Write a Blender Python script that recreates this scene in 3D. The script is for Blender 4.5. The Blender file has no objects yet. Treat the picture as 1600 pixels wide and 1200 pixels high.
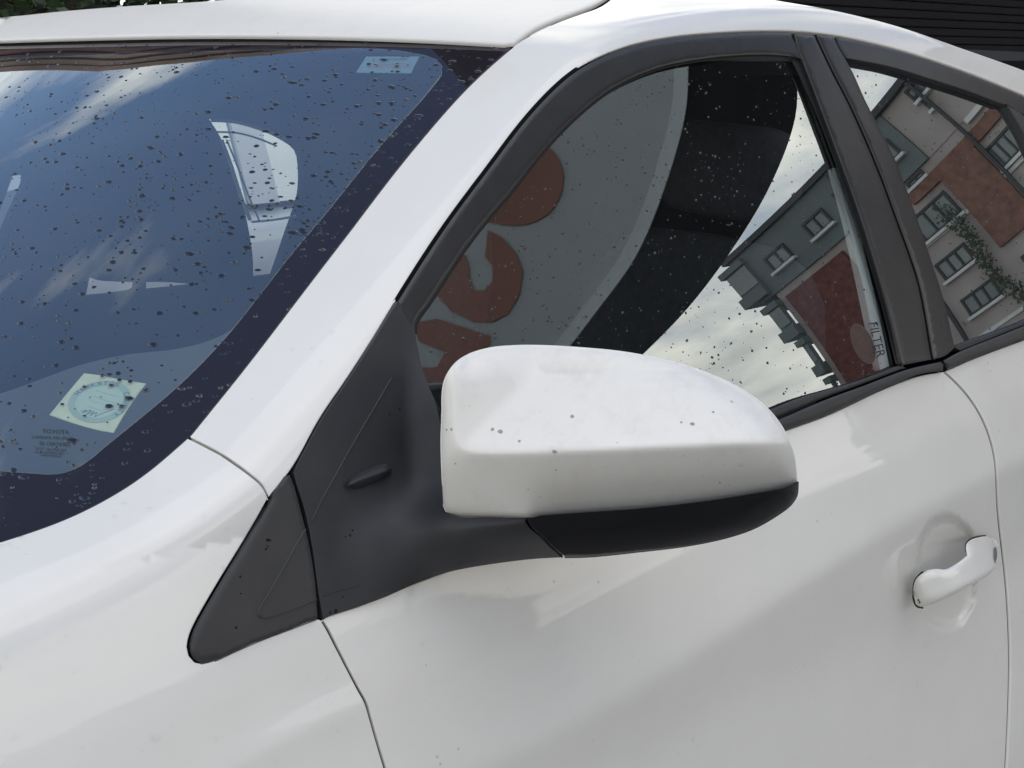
import bpy, bmesh, math, random
import numpy as np
from mathutils import Vector, Matrix
from mathutils.geometry import delaunay_2d_cdt

scene = bpy.context.scene
COL = scene.collection
random.seed(7)
RNG = np.random.default_rng(7)

# ------------------------------------------------------------------ camera
CAM = np.array([-0.10, -0.70, 1.42])
YAW, PITCH, ROLL = np.radians([46.0, -15.8, 2.0])
FOC = 2050.0                                   # focal length in pixels of a 1600 px wide frame


def cam_axes(yaw, pitch, roll):
    fw = np.array([np.sin(yaw) * np.cos(pitch), np.cos(yaw) * np.cos(pitch), np.sin(pitch)])
    right = np.array([np.cos(yaw), -np.sin(yaw), 0.0])
    up = np.cross(right, fw)
    c, s = np.cos(roll), np.sin(roll)
    return np.array([c * right + s * up, -s * right + c * up, fw])


RM = cam_axes(YAW, PITCH, ROLL)
cd = bpy.data.cameras.new('camera')
cam = bpy.data.objects.new('camera', cd)
COL.objects.link(cam)
cd.sensor_fit = 'HORIZONTAL'
cd.sensor_width = 36.0
cd.lens = FOC / 1600 * 36.0
cd.clip_start = 0.02
cd.clip_end = 3000
M = Matrix.Identity(4)
for i in range(3):
    M[i][0], M[i][1], M[i][2] = RM[0][i], RM[1][i], -RM[2][i]
    M[i][3] = CAM[i]
cam.matrix_world = M
scene.camera = cam

# ------------------------------------------------------------------ world, sun, exposure
SUN_EL, SUN_AZ = math.radians(76), math.radians(180)     # azimuth clockwise from +y
w = bpy.data.worlds.new('World')
scene.world = w
w.use_nodes = True
nt = w.node_tree
nt.nodes.clear()
out = nt.nodes.new('ShaderNodeOutputWorld')
bg = nt.nodes.new('ShaderNodeBackground')
bg.inputs['Strength'].default_value = 0.10
sky = nt.nodes.new('ShaderNodeTexSky')
sky.sky_type = 'NISHITA'
sky.sun_disc = False
sky.sun_elevation = SUN_EL
sky.sun_rotation = SUN_AZ
sky.air_density = 1.0
sky.dust_density = 0.4
sky.ozone_density = 3.0
tc = nt.nodes.new('ShaderNodeTexCoord')
sep = nt.nodes.new('ShaderNodeSeparateXYZ')
nt.links.new(tc.outputs['Generated'], sep.inputs[0])
zmax = nt.nodes.new('ShaderNodeMath'); zmax.operation = 'MAXIMUM'; zmax.inputs[1].default_value = 0.0
nt.links.new(sep.outputs['Z'], zmax.inputs[0])
zadd = nt.nodes.new('ShaderNodeMath'); zadd.operation = 'ADD'; zadd.inputs[1].default_value = 0.22
nt.links.new(zmax.outputs[0], zadd.inputs[0])
dv = nt.nodes.new('ShaderNodeVectorMath'); dv.operation = 'DIVIDE'
cmb = nt.nodes.new('ShaderNodeCombineXYZ')
for k in ('X', 'Y', 'Z'):
    nt.links.new(zadd.outputs[0], cmb.inputs[k])
nt.links.new(tc.outputs['Generated'], dv.inputs[0])
nt.links.new(cmb.outputs[0], dv.inputs[1])
noi = nt.nodes.new('ShaderNodeTexNoise')
noi.inputs['Scale'].default_value = 1.25
noi.inputs['Detail'].default_value = 9
noi.inputs['Roughness'].default_value = 0.55
noi.inputs['Distortion'].default_value = 0.3
mp = nt.nodes.new('ShaderNodeMapping')
mp.inputs['Location'].default_value = (19.613, 10.108, 19.970)
nt.links.new(dv.outputs[0], mp.inputs[0])
nt.links.new(mp.outputs[0], noi.inputs['Vector'])
rmp = nt.nodes.new('ShaderNodeValToRGB')
rmp.color_ramp.elements[0].position = 0.44
rmp.color_ramp.elements[1].position = 0.60
cov = nt.nodes.new('ShaderNodeMapRange')          # clouds crowd toward the horizon
cov.inputs['From Min'].default_value = 0.15
cov.inputs['From Max'].default_value = 0.75
cov.inputs['To Min'].default_value = 0.16
cov.inputs['To Max'].default_value = -0.06
nt.links.new(zmax.outputs[0], cov.inputs[0])
cadd = nt.nodes.new('ShaderNodeMath'); cadd.operation = 'ADD'
nt.links.new(noi.outputs['Fac'], cadd.inputs[0])
nt.links.new(cov.outputs[0], cadd.inputs[1])
nt.links.new(cadd.outputs[0], rmp.inputs[0])
noi2 = nt.nodes.new('ShaderNodeTexNoise')
noi2.inputs['Scale'].default_value = 2.7
noi2.inputs['Detail'].default_value = 6
nt.links.new(mp.outputs[0], noi2.inputs['Vector'])
crmp = nt.nodes.new('ShaderNodeValToRGB')
crmp.color_ramp.elements[0].position = 0.35
crmp.color_ramp.elements[1].position = 0.65
CLOUD = 11.0
crmp.color_ramp.elements[0].color = (0.66 * CLOUD, 0.66 * CLOUD, 0.655 * CLOUD, 1)
crmp.color_ramp.elements[1].color = (1.15 * CLOUD, 1.12 * CLOUD, 1.02 * CLOUD, 1)
nt.links.new(noi2.outputs['Fac'], crmp.inputs[0])
mx = nt.nodes.new('ShaderNodeMixRGB')
nt.links.new(rmp.outputs[0], mx.inputs['Fac'])
nt.links.new(sky.outputs[0], mx.inputs['Color1'])
nt.links.new(crmp.outputs[0], mx.inputs['Color2'])
nt.links.new(mx.outputs[0], bg.inputs['Color'])
nt.links.new(bg.outputs[0], out.inputs[0])

sl = bpy.data.lights.new('sun', 'SUN')
sl.energy = 0.62
sl.angle = math.radians(70)
sl.color = (1.0, 0.94, 0.84)
so = bpy.data.objects.new('sun', sl)
COL.objects.link(so)
sd = Vector((math.sin(SUN_AZ) * math.cos(SUN_EL), math.cos(SUN_AZ) * math.cos(SUN_EL), math.sin(SUN_EL)))
so.rotation_euler = sd.to_track_quat('Z', 'Y').to_euler()
so.location = (0, 0, 30)

scene.view_settings.view_transform = 'Standard'
scene.view_settings.look = 'None'
scene.view_settings.gamma = 1.0
scene.view_settings.exposure = 0.66


# ------------------------------------------------------------------ materials
def new_mat(name):
    m = bpy.data.materials.new(name)
    m.use_nodes = True
    return m, m.node_tree, m.node_tree.nodes['Principled BSDF']


def pmat(name, col, rough=0.5, spec=0.5, coat=0.0, coat_rough=0.03, metal=0.0, var=0.0, vscale=40, bump=0.0, bscale=400, rvar=0.0):
    m, t, b = new_mat(name)
    b.inputs['Base Color'].default_value = (*col, 1)
    b.inputs['Roughness'].default_value = rough
    b.inputs['Specular IOR Level'].default_value = spec
    b.inputs['Coat Weight'].default_value = coat
    b.inputs['Coat Roughness'].default_value = coat_rough
    b.inputs['Metallic'].default_value = metal
    g = t.nodes.new('ShaderNodeTexCoord')
    if var > 0 or rvar > 0:
        n = t.nodes.new('ShaderNodeTexNoise')
        n.inputs['Scale'].default_value = vscale
        n.inputs['Detail'].default_value = 6
        t.links.new(g.outputs['Object'], n.inputs['Vector'])
        if var > 0:
            r = t.nodes.new('ShaderNodeValToRGB')
            r.color_ramp.elements[0].position = 0.3
            r.color_ramp.elements[1].position = 0.7
            r.color_ramp.elements[0].color = (*[c * (1 - var) for c in col], 1)
            r.color_ramp.elements[1].color = (*[min(1, c * (1 + var)) for c in col], 1)
            t.links.new(n.outputs['Fac'], r.inputs[0])
            t.links.new(r.outputs[0], b.inputs['Base Color'])
        if rvar > 0:
            mr = t.nodes.new('ShaderNodeMapRange')
            mr.inputs['To Min'].default_value = max(0, rough - rvar)
            mr.inputs['To Max'].default_value = rough + rvar
            t.links.new(n.outputs['Fac'], mr.inputs[0])
            t.links.new(mr.outputs[0], b.inputs['Roughness'])
    if bump > 0:
        n2 = t.nodes.new('ShaderNodeTexNoise')
        n2.inputs['Scale'].default_value = bscale
        n2.inputs['Detail'].default_value = 3
        t.links.new(g.outputs['Object'], n2.inputs['Vector'])
        bp = t.nodes.new('ShaderNodeBump')
        bp.inputs['Strength'].default_value = bump
        bp.inputs['Distance'].default_value = 0.0004
        t.links.new(n2.outputs['Fac'], bp.inputs['Height'])
        t.links.new(bp.outputs[0], b.inputs['Normal'])
    return m


def paint_mat(name='white_paint', speck=.45, thr_to=.16, grime=0.0, coat_rough=.03, coat=1.0):
    """white car paint under a clear coat, with faint road film and specks"""
    m, t, b = new_mat(name)
    g = t.nodes.new('ShaderNodeTexCoord')
    n = t.nodes.new('ShaderNodeTexNoise')
    n.inputs['Scale'].default_value = 9
    n.inputs['Detail'].default_value = 8
    n.inputs['Roughness'].default_value = 0.65
    t.links.new(g.outputs['Object'], n.inputs['Vector'])
    r = t.nodes.new('ShaderNodeValToRGB')
    r.color_ramp.elements[0].position = 0.30
    r.color_ramp.elements[1].position = 0.62
    r.color_ramp.elements[0].color = (0.775, 0.752, 0.695, 1)
    r.color_ramp.elements[1].color = (0.805, 0.782, 0.725, 1)
    t.links.new(n.outputs['Fac'], r.inputs[0])
    v = t.nodes.new('ShaderNodeTexVoronoi')
    v.inputs['Scale'].default_value = 55
    t.links.new(g.outputs['Object'], v.inputs['Vector'])
    n3 = t.nodes.new('ShaderNodeTexNoise')
    n3.inputs['Scale'].default_value = 14
    t.links.new(g.outputs['Object'], n3.inputs['Vector'])
    thr = t.nodes.new('ShaderNodeMapRange')          # speck radius varies, most cells get none
    thr.inputs['From Min'].default_value = 0.5
    thr.inputs['From Max'].default_value = 0.8
    thr.inputs['To Min'].default_value = 0.0
    thr.inputs['To Max'].default_value = thr_to
    t.links.new(n3.outputs['Fac'], thr.inputs[0])
    lt = t.nodes.new('ShaderNodeMath')
    lt.operation = 'LESS_THAN'
    t.links.new(v.outputs['Distance'], lt.inputs[0])
    t.links.new(thr.outputs[0], lt.inputs[1])
    mulf = t.nodes.new('ShaderNodeMath')
    mulf.operation = 'MULTIPLY'
    mulf.inputs[1].default_value = speck
    t.links.new(lt.outputs[0], mulf.inputs[0])
    mixc = t.nodes.new('ShaderNodeMixRGB')
    mixc.inputs['Color2'].default_value = (0.36, 0.34, 0.30, 1)
    t.links.new(mulf.outputs[0], mixc.inputs['Fac'])
    t.links.new(r.outputs[0], mixc.inputs['Color1'])
    last = mixc.outputs[0]
    if grime > 0:                                    # streaky film of road dirt with its own shape
        ng = t.nodes.new('ShaderNodeTexNoise')
        ng.inputs['Scale'].default_value = 26
        ng.inputs['Detail'].default_value = 10
        ng.inputs['Roughness'].default_value = 0.75
        mg = t.nodes.new('ShaderNodeMapping')
        mg.inputs['Scale'].default_value = (1, 1, .45)
        t.links.new(g.outputs['Object'], mg.inputs[0])
        t.links.new(mg.outputs[0], ng.inputs['Vector'])
        rg = t.nodes.new('ShaderNodeMapRange')
        rg.inputs['From Min'].default_value = 0.50
        rg.inputs['From Max'].default_value = 0.78
        rg.inputs['To Max'].default_value = grime
        t.links.new(ng.outputs['Fac'], rg.inputs[0])
        mg2 = t.nodes.new('ShaderNodeMixRGB')
        mg2.inputs['Color2'].default_value = (0.42, 0.38, 0.29, 1)
        t.links.new(rg.outputs[0], mg2.inputs['Fac'])
        t.links.new(last, mg2.inputs['Color1'])
        last = mg2.outputs[0]
    t.links.new(last, b.inputs['Base Color'])
    b.inputs['Roughness'].default_value = 0.45
    b.inputs['Coat Weight'].default_value = coat
    no = t.nodes.new('ShaderNodeTexNoise')           # faint orange peel in the clear coat
    no.inputs['Scale'].default_value = 130
    no.inputs['Detail'].default_value = 2
    t.links.new(g.outputs['Object'], no.inputs['Vector'])
    bo_ = t.nodes.new('ShaderNodeBump')
    bo_.inputs['Strength'].default_value = .05
    bo_.inputs['Distance'].default_value = .0004
    t.links.new(no.outputs['Fac'], bo_.inputs['Height'])
    t.links.new(bo_.outputs[0], b.inputs['Coat Normal'])
    b.inputs['Coat Roughness'].default_value = coat_rough
    return m


def glass_mat(name, r0, power, tint, dust_haze=0.0):
    m = bpy.data.materials.new(name)
    m.use_nodes = True
    t = m.node_tree
    t.nodes.clear()
    o = t.nodes.new('ShaderNodeOutputMaterial')
    mixs = t.nodes.new('ShaderNodeMixShader')
    tr = t.nodes.new('ShaderNodeBsdfTransparent')
    tr.inputs[0].default_value = (*tint, 1)
    gl = t.nodes.new('ShaderNodeBsdfGlossy')
    gl.inputs['Roughness'].default_value = 0.0
    gl.inputs['Color'].default_value = (0.95, 1.0, 0.99, 1)
    lw = t.nodes.new('ShaderNodeLayerWeight')
    lw.inputs['Blend'].default_value = 0.5
    pw = t.nodes.new('ShaderNodeMath'); pw.operation = 'POWER'; pw.inputs[1].default_value = power
    ma = t.nodes.new('ShaderNodeMath'); ma.operation = 'MULTIPLY_ADD'
    ma.inputs[1].default_value = 1 - r0
    ma.inputs[2].default_value = r0
    t.links.new(lw.outputs['Facing'], pw.inputs[0])
    t.links.new(pw.outputs[0], ma.inputs[0])
    t.links.new(ma.outputs[0], mixs.inputs[0])
    t.links.new(tr.outputs[0], mixs.inputs[1])
    t.links.new(gl.outputs[0], mixs.inputs[2])
    if dust_haze > 0:  # dusty film that also lifts the glass with a painted grey haze
        df = t.nodes.new('ShaderNodeBsdfDiffuse')
        df.inputs[0].default_value = (.62, .64, .64, 1)
        g = t.nodes.new('ShaderNodeTexCoord')
        n = t.nodes.new('ShaderNodeTexNoise')
        n.inputs['Scale'].default_value = 5
        n.inputs['Detail'].default_value = 8
        t.links.new(g.outputs['Object'], n.inputs['Vector'])
        mr = t.nodes.new('ShaderNodeMapRange')
        mr.inputs['From Min'].default_value = .3
        mr.inputs['From Max'].default_value = .7
        mr.inputs['To Min'].default_value = dust_haze * .5
        mr.inputs['To Max'].default_value = dust_haze * 1.5
        t.links.new(n.outputs['Fac'], mr.inputs[0])
        m2 = t.nodes.new('ShaderNodeMixShader')
        t.links.new(mr.outputs[0], m2.inputs[0])
        t.links.new(mixs.outputs[0], m2.inputs[1])
        t.links.new(df.outputs[0], m2.inputs[2])
        t.links.new(m2.outputs[0], o.inputs[0])
    else:
        t.links.new(mixs.outputs[0], o.inputs[0])
    return m


PAINT = paint_mat()
PAINTM = paint_mat('white_paint_road_dirt', .6, .20, .30, .12, .6)
PAINTR = paint_mat('white_paint_dulled_roof', .5, .18, .12, .22, .22)
DIRT = pmat('dirt_fleck', (.012, .011, .010), .8, .2)
TRIM = pmat('black_plastic', (0.038, 0.0365, 0.036), 0.48, 0.5, bump=0.35, bscale=2200, var=0.12, vscale=30)
FRAME = pmat('window_frame_film', (0.028, 0.0272, 0.028), 0.27, 0.5, bump=0.12, bscale=1500, var=0.15, vscale=25)
ARM = pmat('grained_black_plastic', (0.026, 0.0255, 0.028), 0.50, 0.5, bump=0.5, bscale=1800, var=0.15, vscale=30)
SHELL = pmat('satin_black_plastic', (0.004, 0.004, 0.005), 0.12, 0.28, bump=0.08, bscale=900)
RUBBER = pmat('black_rubber', (0.012, 0.012, 0.013), 0.55, 0.4)
GAP = pmat('shut_line_shadow_rubber', (0.008, 0.008, 0.008), 0.8, 0.1)  # black stands in for the shadow inside the shut lines
FRIT = pmat('frit_glass', (0.018, 0.015, 0.020), 0.015, 0.5)
WGLASS = glass_mat('windshield_glass', 0.17, 2.5, (0.82, 0.90, 0.90), .030)
SGLASS = glass_mat('side_glass', 0.27, 2.2, (0.88, 0.92, 0.92), .008)
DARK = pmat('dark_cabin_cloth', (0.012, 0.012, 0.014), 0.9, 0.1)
DASH = pmat('dashboard_plastic', (0.10, 0.105, 0.11), 0.7, 0.3, bump=0.3, bscale=700)
CREAM = pmat('pale_cabin_trim', (0.62, 0.68, 0.68), 0.6)
PAPER = pmat('sticker_paper', (0.74, 0.73, 0.52), 0.7, 0.2, var=0.06, vscale=60)
GREENINK = pmat('pale_green_ink', (0.44, 0.54, 0.46), 0.7, 0.2)
INK = pmat('dark_ink', (0.12, 0.18, 0.17), 0.7, 0.2)
REDINK = pmat('red_ink', (0.5, 0.22, 0.2), 0.7, 0.2)
FAINT = pmat('faint_glass_print', (0.025, 0.03, 0.04), 0.6, 0.2)
STEEL = pmat('lock_metal', (0.30, 0.30, 0.30), 0.3, metal=0.9)


WATER = glass_mat('rain_water_on_paint', 0.02, 3.5, (0.975, 0.98, 0.98))
DROPDARK = pmat('rain_water_painted_dark', (0.010, 0.018, 0.034), 0.015, 0.5)  # darkness of the cabin behind the drops is put into their colour
DROPSIDE = pmat('rain_bead_on_side_glass', (0.014, 0.017, 0.018), 0.02, 0.8, coat=.3)  # dark base likewise replaces the cabin seen through the bead


# ------------------------------------------------------------------ object helpers
def tag(o, label=None, cat=None, group=None, kind=None):
    if label: o['label'] = label
    if cat: o['category'] = cat
    if group: o['group'] = group
    if kind: o['kind'] = kind
    return o


def empty(name, loc, rz=0.0):
    o = bpy.data.objects.new(name, None)
    o.empty_display_size = 0.2
    o.location = loc
    o.rotation_euler = (0, 0, rz)
    COL.objects.link(o)
    return o


def link(name, me, mat, parent=None):
    o = bpy.data.objects.new(name, me)
    if mat is not None and len(me.materials) == 0:
        me.materials.append(mat)
    COL.objects.link(o)
    if parent is not None:
        o.parent = parent
        o.matrix_parent_inverse = world_of(parent).inverted()
    return o


def world_of(o):
    m = o.matrix_basis
    if o.parent:
        m = world_of(o.parent) @ o.matrix_parent_inverse @ m
    return m


def mesh(name, verts, faces, mat, parent=None, smooth=True, normals=None):
    me = bpy.data.meshes.new(name)
    me.from_pydata([tuple(map(float, v)) for v in verts], [], [tuple(int(i) for i in f) for f in faces])
    me.update()
    if smooth:
        me.polygons.foreach_set('use_smooth', [True] * len(me.polygons))
    if normals is not None:
        me.normals_split_custom_set_from_vertices([tuple(map(float, n)) for n in normals])
    return link(name, me, mat, parent)


def boxes(name, blist, mat, parent=None, bevel=0.0):
    """blist of (x0,x1,y0,y1,z0,z1) joined into one part"""
    bm = bmesh.new()
    for x0, x1, y0, y1, z0, z1 in blist:
        vs = [bm.verts.new((x, y, z)) for x in (x0, x1) for y in (y0, y1) for z in (z0, z1)]
        for f in ((0, 1, 3, 2), (4, 6, 7, 5), (0, 4, 5, 1), (2, 3, 7, 6), (0, 2, 6, 4), (1, 5, 7, 3)):
            bm.faces.new([vs[i] for i in f])
    if bevel > 0:
        bmesh.ops.bevel(bm, geom=bm.edges[:], offset=bevel, segments=2, affect='EDGES')
    me = bpy.data.meshes.new(name)
    bm.to_mesh(me)
    bm.free()
    return link(name, me, mat, parent)


# ------------------------------------------------------------------ survey: sight lines -> points on the car's surfaces
def ray(q):
    q = np.asarray(q, float)
    return ((q[..., 0] - 800) / FOC)[..., None] * RM[0] + ((600 - q[..., 1]) / FOC)[..., None] * RM[1] + RM[2]


def hit(q, f, s0=1.2, n=40):
    """point of each sight line where f(p) = 0"""
    d = ray(q)
    s = np.full(d.shape[:-1], s0)
    for _ in range(n):
        p = CAM + d * s[..., None]
        a = f(p)
        b = f(CAM + d * (s + 1e-4)[..., None])
        g = (b - a) / 1e-4
        g = np.where(np.abs(g) < 1e-6, 1e-6, g)
        s = np.clip(s - np.clip(a / g, -0.3, 0.3), 0.2, 40)
    return CAM + d * s[..., None]


def y_side(x, z):
    t = z - .96
    return .055 + .36 * t + .236 * t * t + .035 * (x - 1.5) ** 2


def sstep(a, b, x):
    t = np.clip((x - a) / (b - a), 0, 1)
    return t * t * (3 - 2 * t)


def y_door(x, z):
    """door skin: three creases that run along the car"""
    y0 = y_side(x, 0.945)
    z1 = .868 + .035 * sstep(.5, 1.15, x)
    z2 = .775 + .05 * sstep(.65, 1.5, x)
    z3 = .70 - .05 * sstep(.9, 1.5, x)

    def ramp(z, zc, wd):                      # integral of a smooth step (soft plus)
        u = (z - zc) / wd
        return wd * np.log1p(np.exp(np.clip(u, -40, 40)))
    s_low, s_mid, s_up, s_top = .08, -.09, .25, .40

    def Y(z):
        return (s_low * z + (s_mid - s_low) * ramp(z, z3, .02)
                + (s_up - s_mid) * ramp(z, z2, .006) + (s_top - s_up) * ramp(z, z1, .006))
    return y0 + Y(z) - Y(np.full_like(z, .945))


def x_ws(y, z):
    return .845 - (1.38 - z) * 1.82 + .11 * ((y - .888) / .56) ** 2 - WSFLAT * np.maximum(0, y - .888) ** 2


WSFLAT = 0.16


def L_side(off=0.0):
    return lambda q: hit(q, lambda p: p[..., 1] - y_side(p[..., 0], p[..., 2]) - off)


def L_door(off=0.0):
    return lambda q: hit(q, lambda p: p[..., 1] - y_door(p[..., 0], p[..., 2]) - off)


def L_ws(off=0.0):
    return lambda q: hit(q, lambda p: p[..., 0] - x_ws(p[..., 1], p[..., 2]) - off, 1.0)


def L_plane(p0, n):
    p0 = np.array(p0, float); n = np.array(n, float)
    return lambda q: CAM + ray(q) * (((p0 - CAM) @ n) / (ray(q) @ n))[..., None]


def z_roof(x, y):
    return 1.481 - .175 * (x - 1.5) ** 2 - .105 * (y - .888) ** 2


def body_field(p, o_side, o_ws, use_roof, use_hood, k):
    """> 0 inside the body: side, windscreen plane and roof rounded into one another"""
    x, y, z = p[..., 0], p[..., 1], p[..., 2]
    f1 = (y - (y_door(x, z) if use_hood else y_side(x, z)) - o_side) / 1.07
    xs = x_ws(y, z) + o_ws
    if use_hood:
        u = (.40 - x) / .03
        xs = xs - 1.82 * .40 * .03 * np.log1p(np.exp(np.clip(u, -30, 30)))
    f2 = (x - xs) / 2.08
    fs = [f1, f2]
    if use_roof:
        fs.append(z_roof(x, y) - z)
    e = sum(np.exp(-np.clip(f / k, -60, 60)) for f in fs)
    return -k * np.log(e)


def L_body(o_side=-.004, o_ws=-.006, use_roof=True, use_hood=False, k=.012):
    def f(q):
        q = np.asarray(q, float)
        sh = q.shape
        qq = q.reshape(-1, 2)
        d = ray(qq)
        S = np.linspace(.55, 3.2, 70)
        val = np.stack([body_field(CAM + d * s, o_side, o_ws, use_roof, use_hood, k) for s in S], 1)
        pos = val > 0
        first = np.where(pos.any(1), pos.argmax(1), 0)
        b = S[first]; a = S[np.maximum(first - 1, 0)]
        for _ in range(34):
            m = (a + b) / 2
            fm = body_field(CAM + d * m[:, None], o_side, o_ws, use_roof, use_hood, k) > 0
            b = np.where(fm, m, b); a = np.where(fm, a, m)
        near = S[val.argmax(1)]
        s = np.where(pos.any(1), (a + b) / 2, near)
        return (CAM + d * s[:, None]).reshape(sh[:-1] + (3,))
    return f


def depth_of(p):
    return (np.asarray(p) - CAM) @ RM[2]


def L_tps(ctrl, reg=1e-6):
    """smooth surface through surveyed points (thin-plate in inverse depth)"""
    q = np.array([c[:2] for c in ctrl], float)
    s = []
    for c in ctrl:
        k, v = c[2], c[3]
        qq = np.array([c[:2]], float)
        if k == 'y': p = L_plane((0, v, 0), (0, 1, 0))(qq)
        elif k == 'x': p = L_plane((v, 0, 0), (1, 0, 0))(qq)
        elif k == 'z': p = L_plane((0, 0, v), (0, 0, 1))(qq)
        elif k == 'side': p = L_side(v)(qq)
        elif k == 'door': p = L_door(v)(qq)
        elif k == 'ws': p = L_ws(v)(qq)
        elif k == 's': p = CAM + ray(qq) * v
        s.append(depth_of(p)[0])
    S = 400.0
    a = q / S
    n = len(a)

    def U(r2):
        return np.where(r2 > 1e-12, r2 * np.log(np.maximum(r2, 1e-12)), 0) * .5
    K = U(((a[:, None] - a[None]) ** 2).sum(-1)) + reg * np.eye(n)
    P = np.hstack([np.ones((n, 1)), a])
    A = np.zeros((n + 3, n + 3))
    A[:n, :n] = K; A[:n, n:] = P; A[n:, :n] = P.T
    sol = np.linalg.solve(A, np.concatenate([1 / np.array(s), np.zeros(3)]))

    def f(qq):
        qq = np.asarray(qq, float)
        b = qq / S
        k = U(((b[..., None, :] - a) ** 2).sum(-1))
        inv = k @ sol[:n] + sol[n] + b @ sol[n + 1:]
        return CAM + ray(qq) / inv[..., None]
    f.depth = lambda qq: depth_of(f(np.asarray(qq, float)))
    return f


def normals_of(lift, q):
    e = 0.8
    dx = lift(q + [e, 0]) - lift(q - [e, 0])
    dy = lift(q + [0, e]) - lift(q - [0, e])
    n = np.cross(dx, dy)
    n /= np.maximum(np.linalg.norm(n, axis=-1, keepdims=True), 1e-12)
    fl = (n * ray(q)).sum(-1) > 0
    n[fl] *= -1
    return n


def dist_poly(q, poly, closed=False):
    poly = np.asarray(poly, float)
    a = poly
    b = np.roll(poly, -1, 0)
    if not closed:
        a, b = a[:-1], b[:-1]
    best = np.full(len(q), 1e9)
    for i in range(len(a)):
        ab = b[i] - a[i]
        L = ab @ ab
        if L < 1e-9:
            continue
        t = np.clip(((q - a[i]) @ ab) / L, 0, 1)
        d = np.linalg.norm(q - a[i] - t[:, None] * ab, axis=1)
        best = np.minimum(best, d)
    return best


def inside(q, poly):
    q = np.asarray(q); poly = np.asarray(poly)
    x, y = q[:, 0], q[:, 1]
    c = np.zeros(len(q), bool)
    j = len(poly) - 1
    for i in range(len(poly)):
        xi, yi = poly[i]; xj, yj = poly[j]
        if yi != yj:
            c ^= ((yi > y) != (yj > y)) & (x < (xj - xi) * (y - yi) / (yj - yi) + xi)
        j = i
    return c


def bump_lift(lift, h):
    """lift moved out of the surface, back along the sight line, by h(q) metres"""
    def f(q):
        q = np.asarray(q, float)
        sh = q.shape
        qq = q.reshape(-1, 2)
        p = lift(qq)
        n = -ray(qq)
        n /= np.linalg.norm(n, axis=1, keepdims=True)
        return (p + n * h(qq)[:, None]).reshape(sh[:-1] + (3,))
    return f


def pillow(lift, poly, R, e, closed=True):
    def h(q):
        t = np.clip(dist_poly(q, poly, closed) / R, 0, 1)
        return -e * (1 - np.sqrt(np.maximum(0, 1 - (.97 * (1 - t)) ** 2)))
    return bump_lift(lift, h)


def curve(pts, step=7.0):
    """Catmull-Rom through the points, resampled"""
    p = np.array(pts, float)
    if len(p) == 2:
        n = max(1, int(np.linalg.norm(p[1] - p[0]) / step))
        t = np.linspace(0, 1, n + 1)[:, None]
        return p[0] * (1 - t) + p[1] * t
    ext = np.vstack([2 * p[0] - p[1], p, 2 * p[-1] - p[-2]])
    out = [p[0]]
    for i in range(1, len(ext) - 2):
        p0, p1, p2, p3 = ext[i - 1:i + 3]
        t0 = 0; t1 = t0 + max(1e-6, np.linalg.norm(p1 - p0)) ** .5
        t2 = t1 + max(1e-6, np.linalg.norm(p2 - p1)) ** .5; t3 = t2 + max(1e-6, np.linalg.norm(p3 - p2)) ** .5
        n = max(1, int(np.linalg.norm(p2 - p1) / step))
        for k in range(1, n + 1):
            t = t1 + (t2 - t1) * k / n
            A1 = (t1 - t) / (t1 - t0) * p0 + (t - t0) / (t1 - t0) * p1
            A2 = (t2 - t) / (t2 - t1) * p1 + (t - t1) / (t2 - t1) * p2
            A3 = (t3 - t) / (t3 - t2) * p2 + (t - t2) / (t3 - t2) * p3
            B1 = (t2 - t) / (t2 - t0) * A1 + (t - t0) / (t2 - t0) * A2
            B2 = (t3 - t) / (t3 - t1) * A2 + (t - t1) / (t3 - t1) * A3
            out.append((t2 - t) / (t2 - t1) * B1 + (t - t1) / (t2 - t1) * B2)
    return np.array(out)


def soft(pts, sigma=22.0, step=6.0):
    """surveyed curve, resampled and smoothed along its length, ends kept"""
    c = curve(pts, step)
    c = c[np.concatenate([[True], np.linalg.norm(np.diff(c, axis=0), axis=1) > .5])]
    L = np.concatenate([[0], np.cumsum(np.linalg.norm(np.diff(c, axis=0), axis=1))])
    n = int(L[-1] / step) + 1
    t = np.linspace(0, L[-1], n)
    u = np.stack([np.interp(t, L, c[:, 0]), np.interp(t, L, c[:, 1])], 1)
    k = int(3 * sigma / step)
    g = np.exp(-.5 * (np.arange(-k, k + 1) * step / sigma) ** 2); g /= g.sum()
    ext = np.vstack([2 * u[0] - u[k:0:-1], u, 2 * u[-1] - u[-2:-k - 2:-1]])
    r = np.stack([np.convolve(ext[:, i], g, 'valid') for i in (0, 1)], 1)
    r[0], r[-1] = u[0], u[-1]
    return [tuple(p) for p in r]


def beside(pts, d):
    """the same curve d px to its right-hand side"""
    c = np.array(pts)
    t = np.gradient(c, axis=0)
    t /= np.linalg.norm(t, axis=1, keepdims=True)
    return [tuple(p) for p in c + np.stack([-t[:, 1], t[:, 0]], 1) * d]


def part_of(pts, a, b):
    c = np.array(pts)
    i = int(np.argmin(np.linalg.norm(c - np.array(a), axis=1))); j = int(np.argmin(np.linalg.norm(c - np.array(b), axis=1)))
    return [tuple(p) for p in c[i:j + 1]]


def outline(*segs, step=7.0):
    res = []
    for s in segs:
        c = curve(s, step)
        for p in c:
            if not res or np.linalg.norm(p - res[-1]) > .3:
                res.append(p)
    if np.linalg.norm(res[0] - res[-1]) < .3:
        res.pop()
    return np.array(res)


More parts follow.
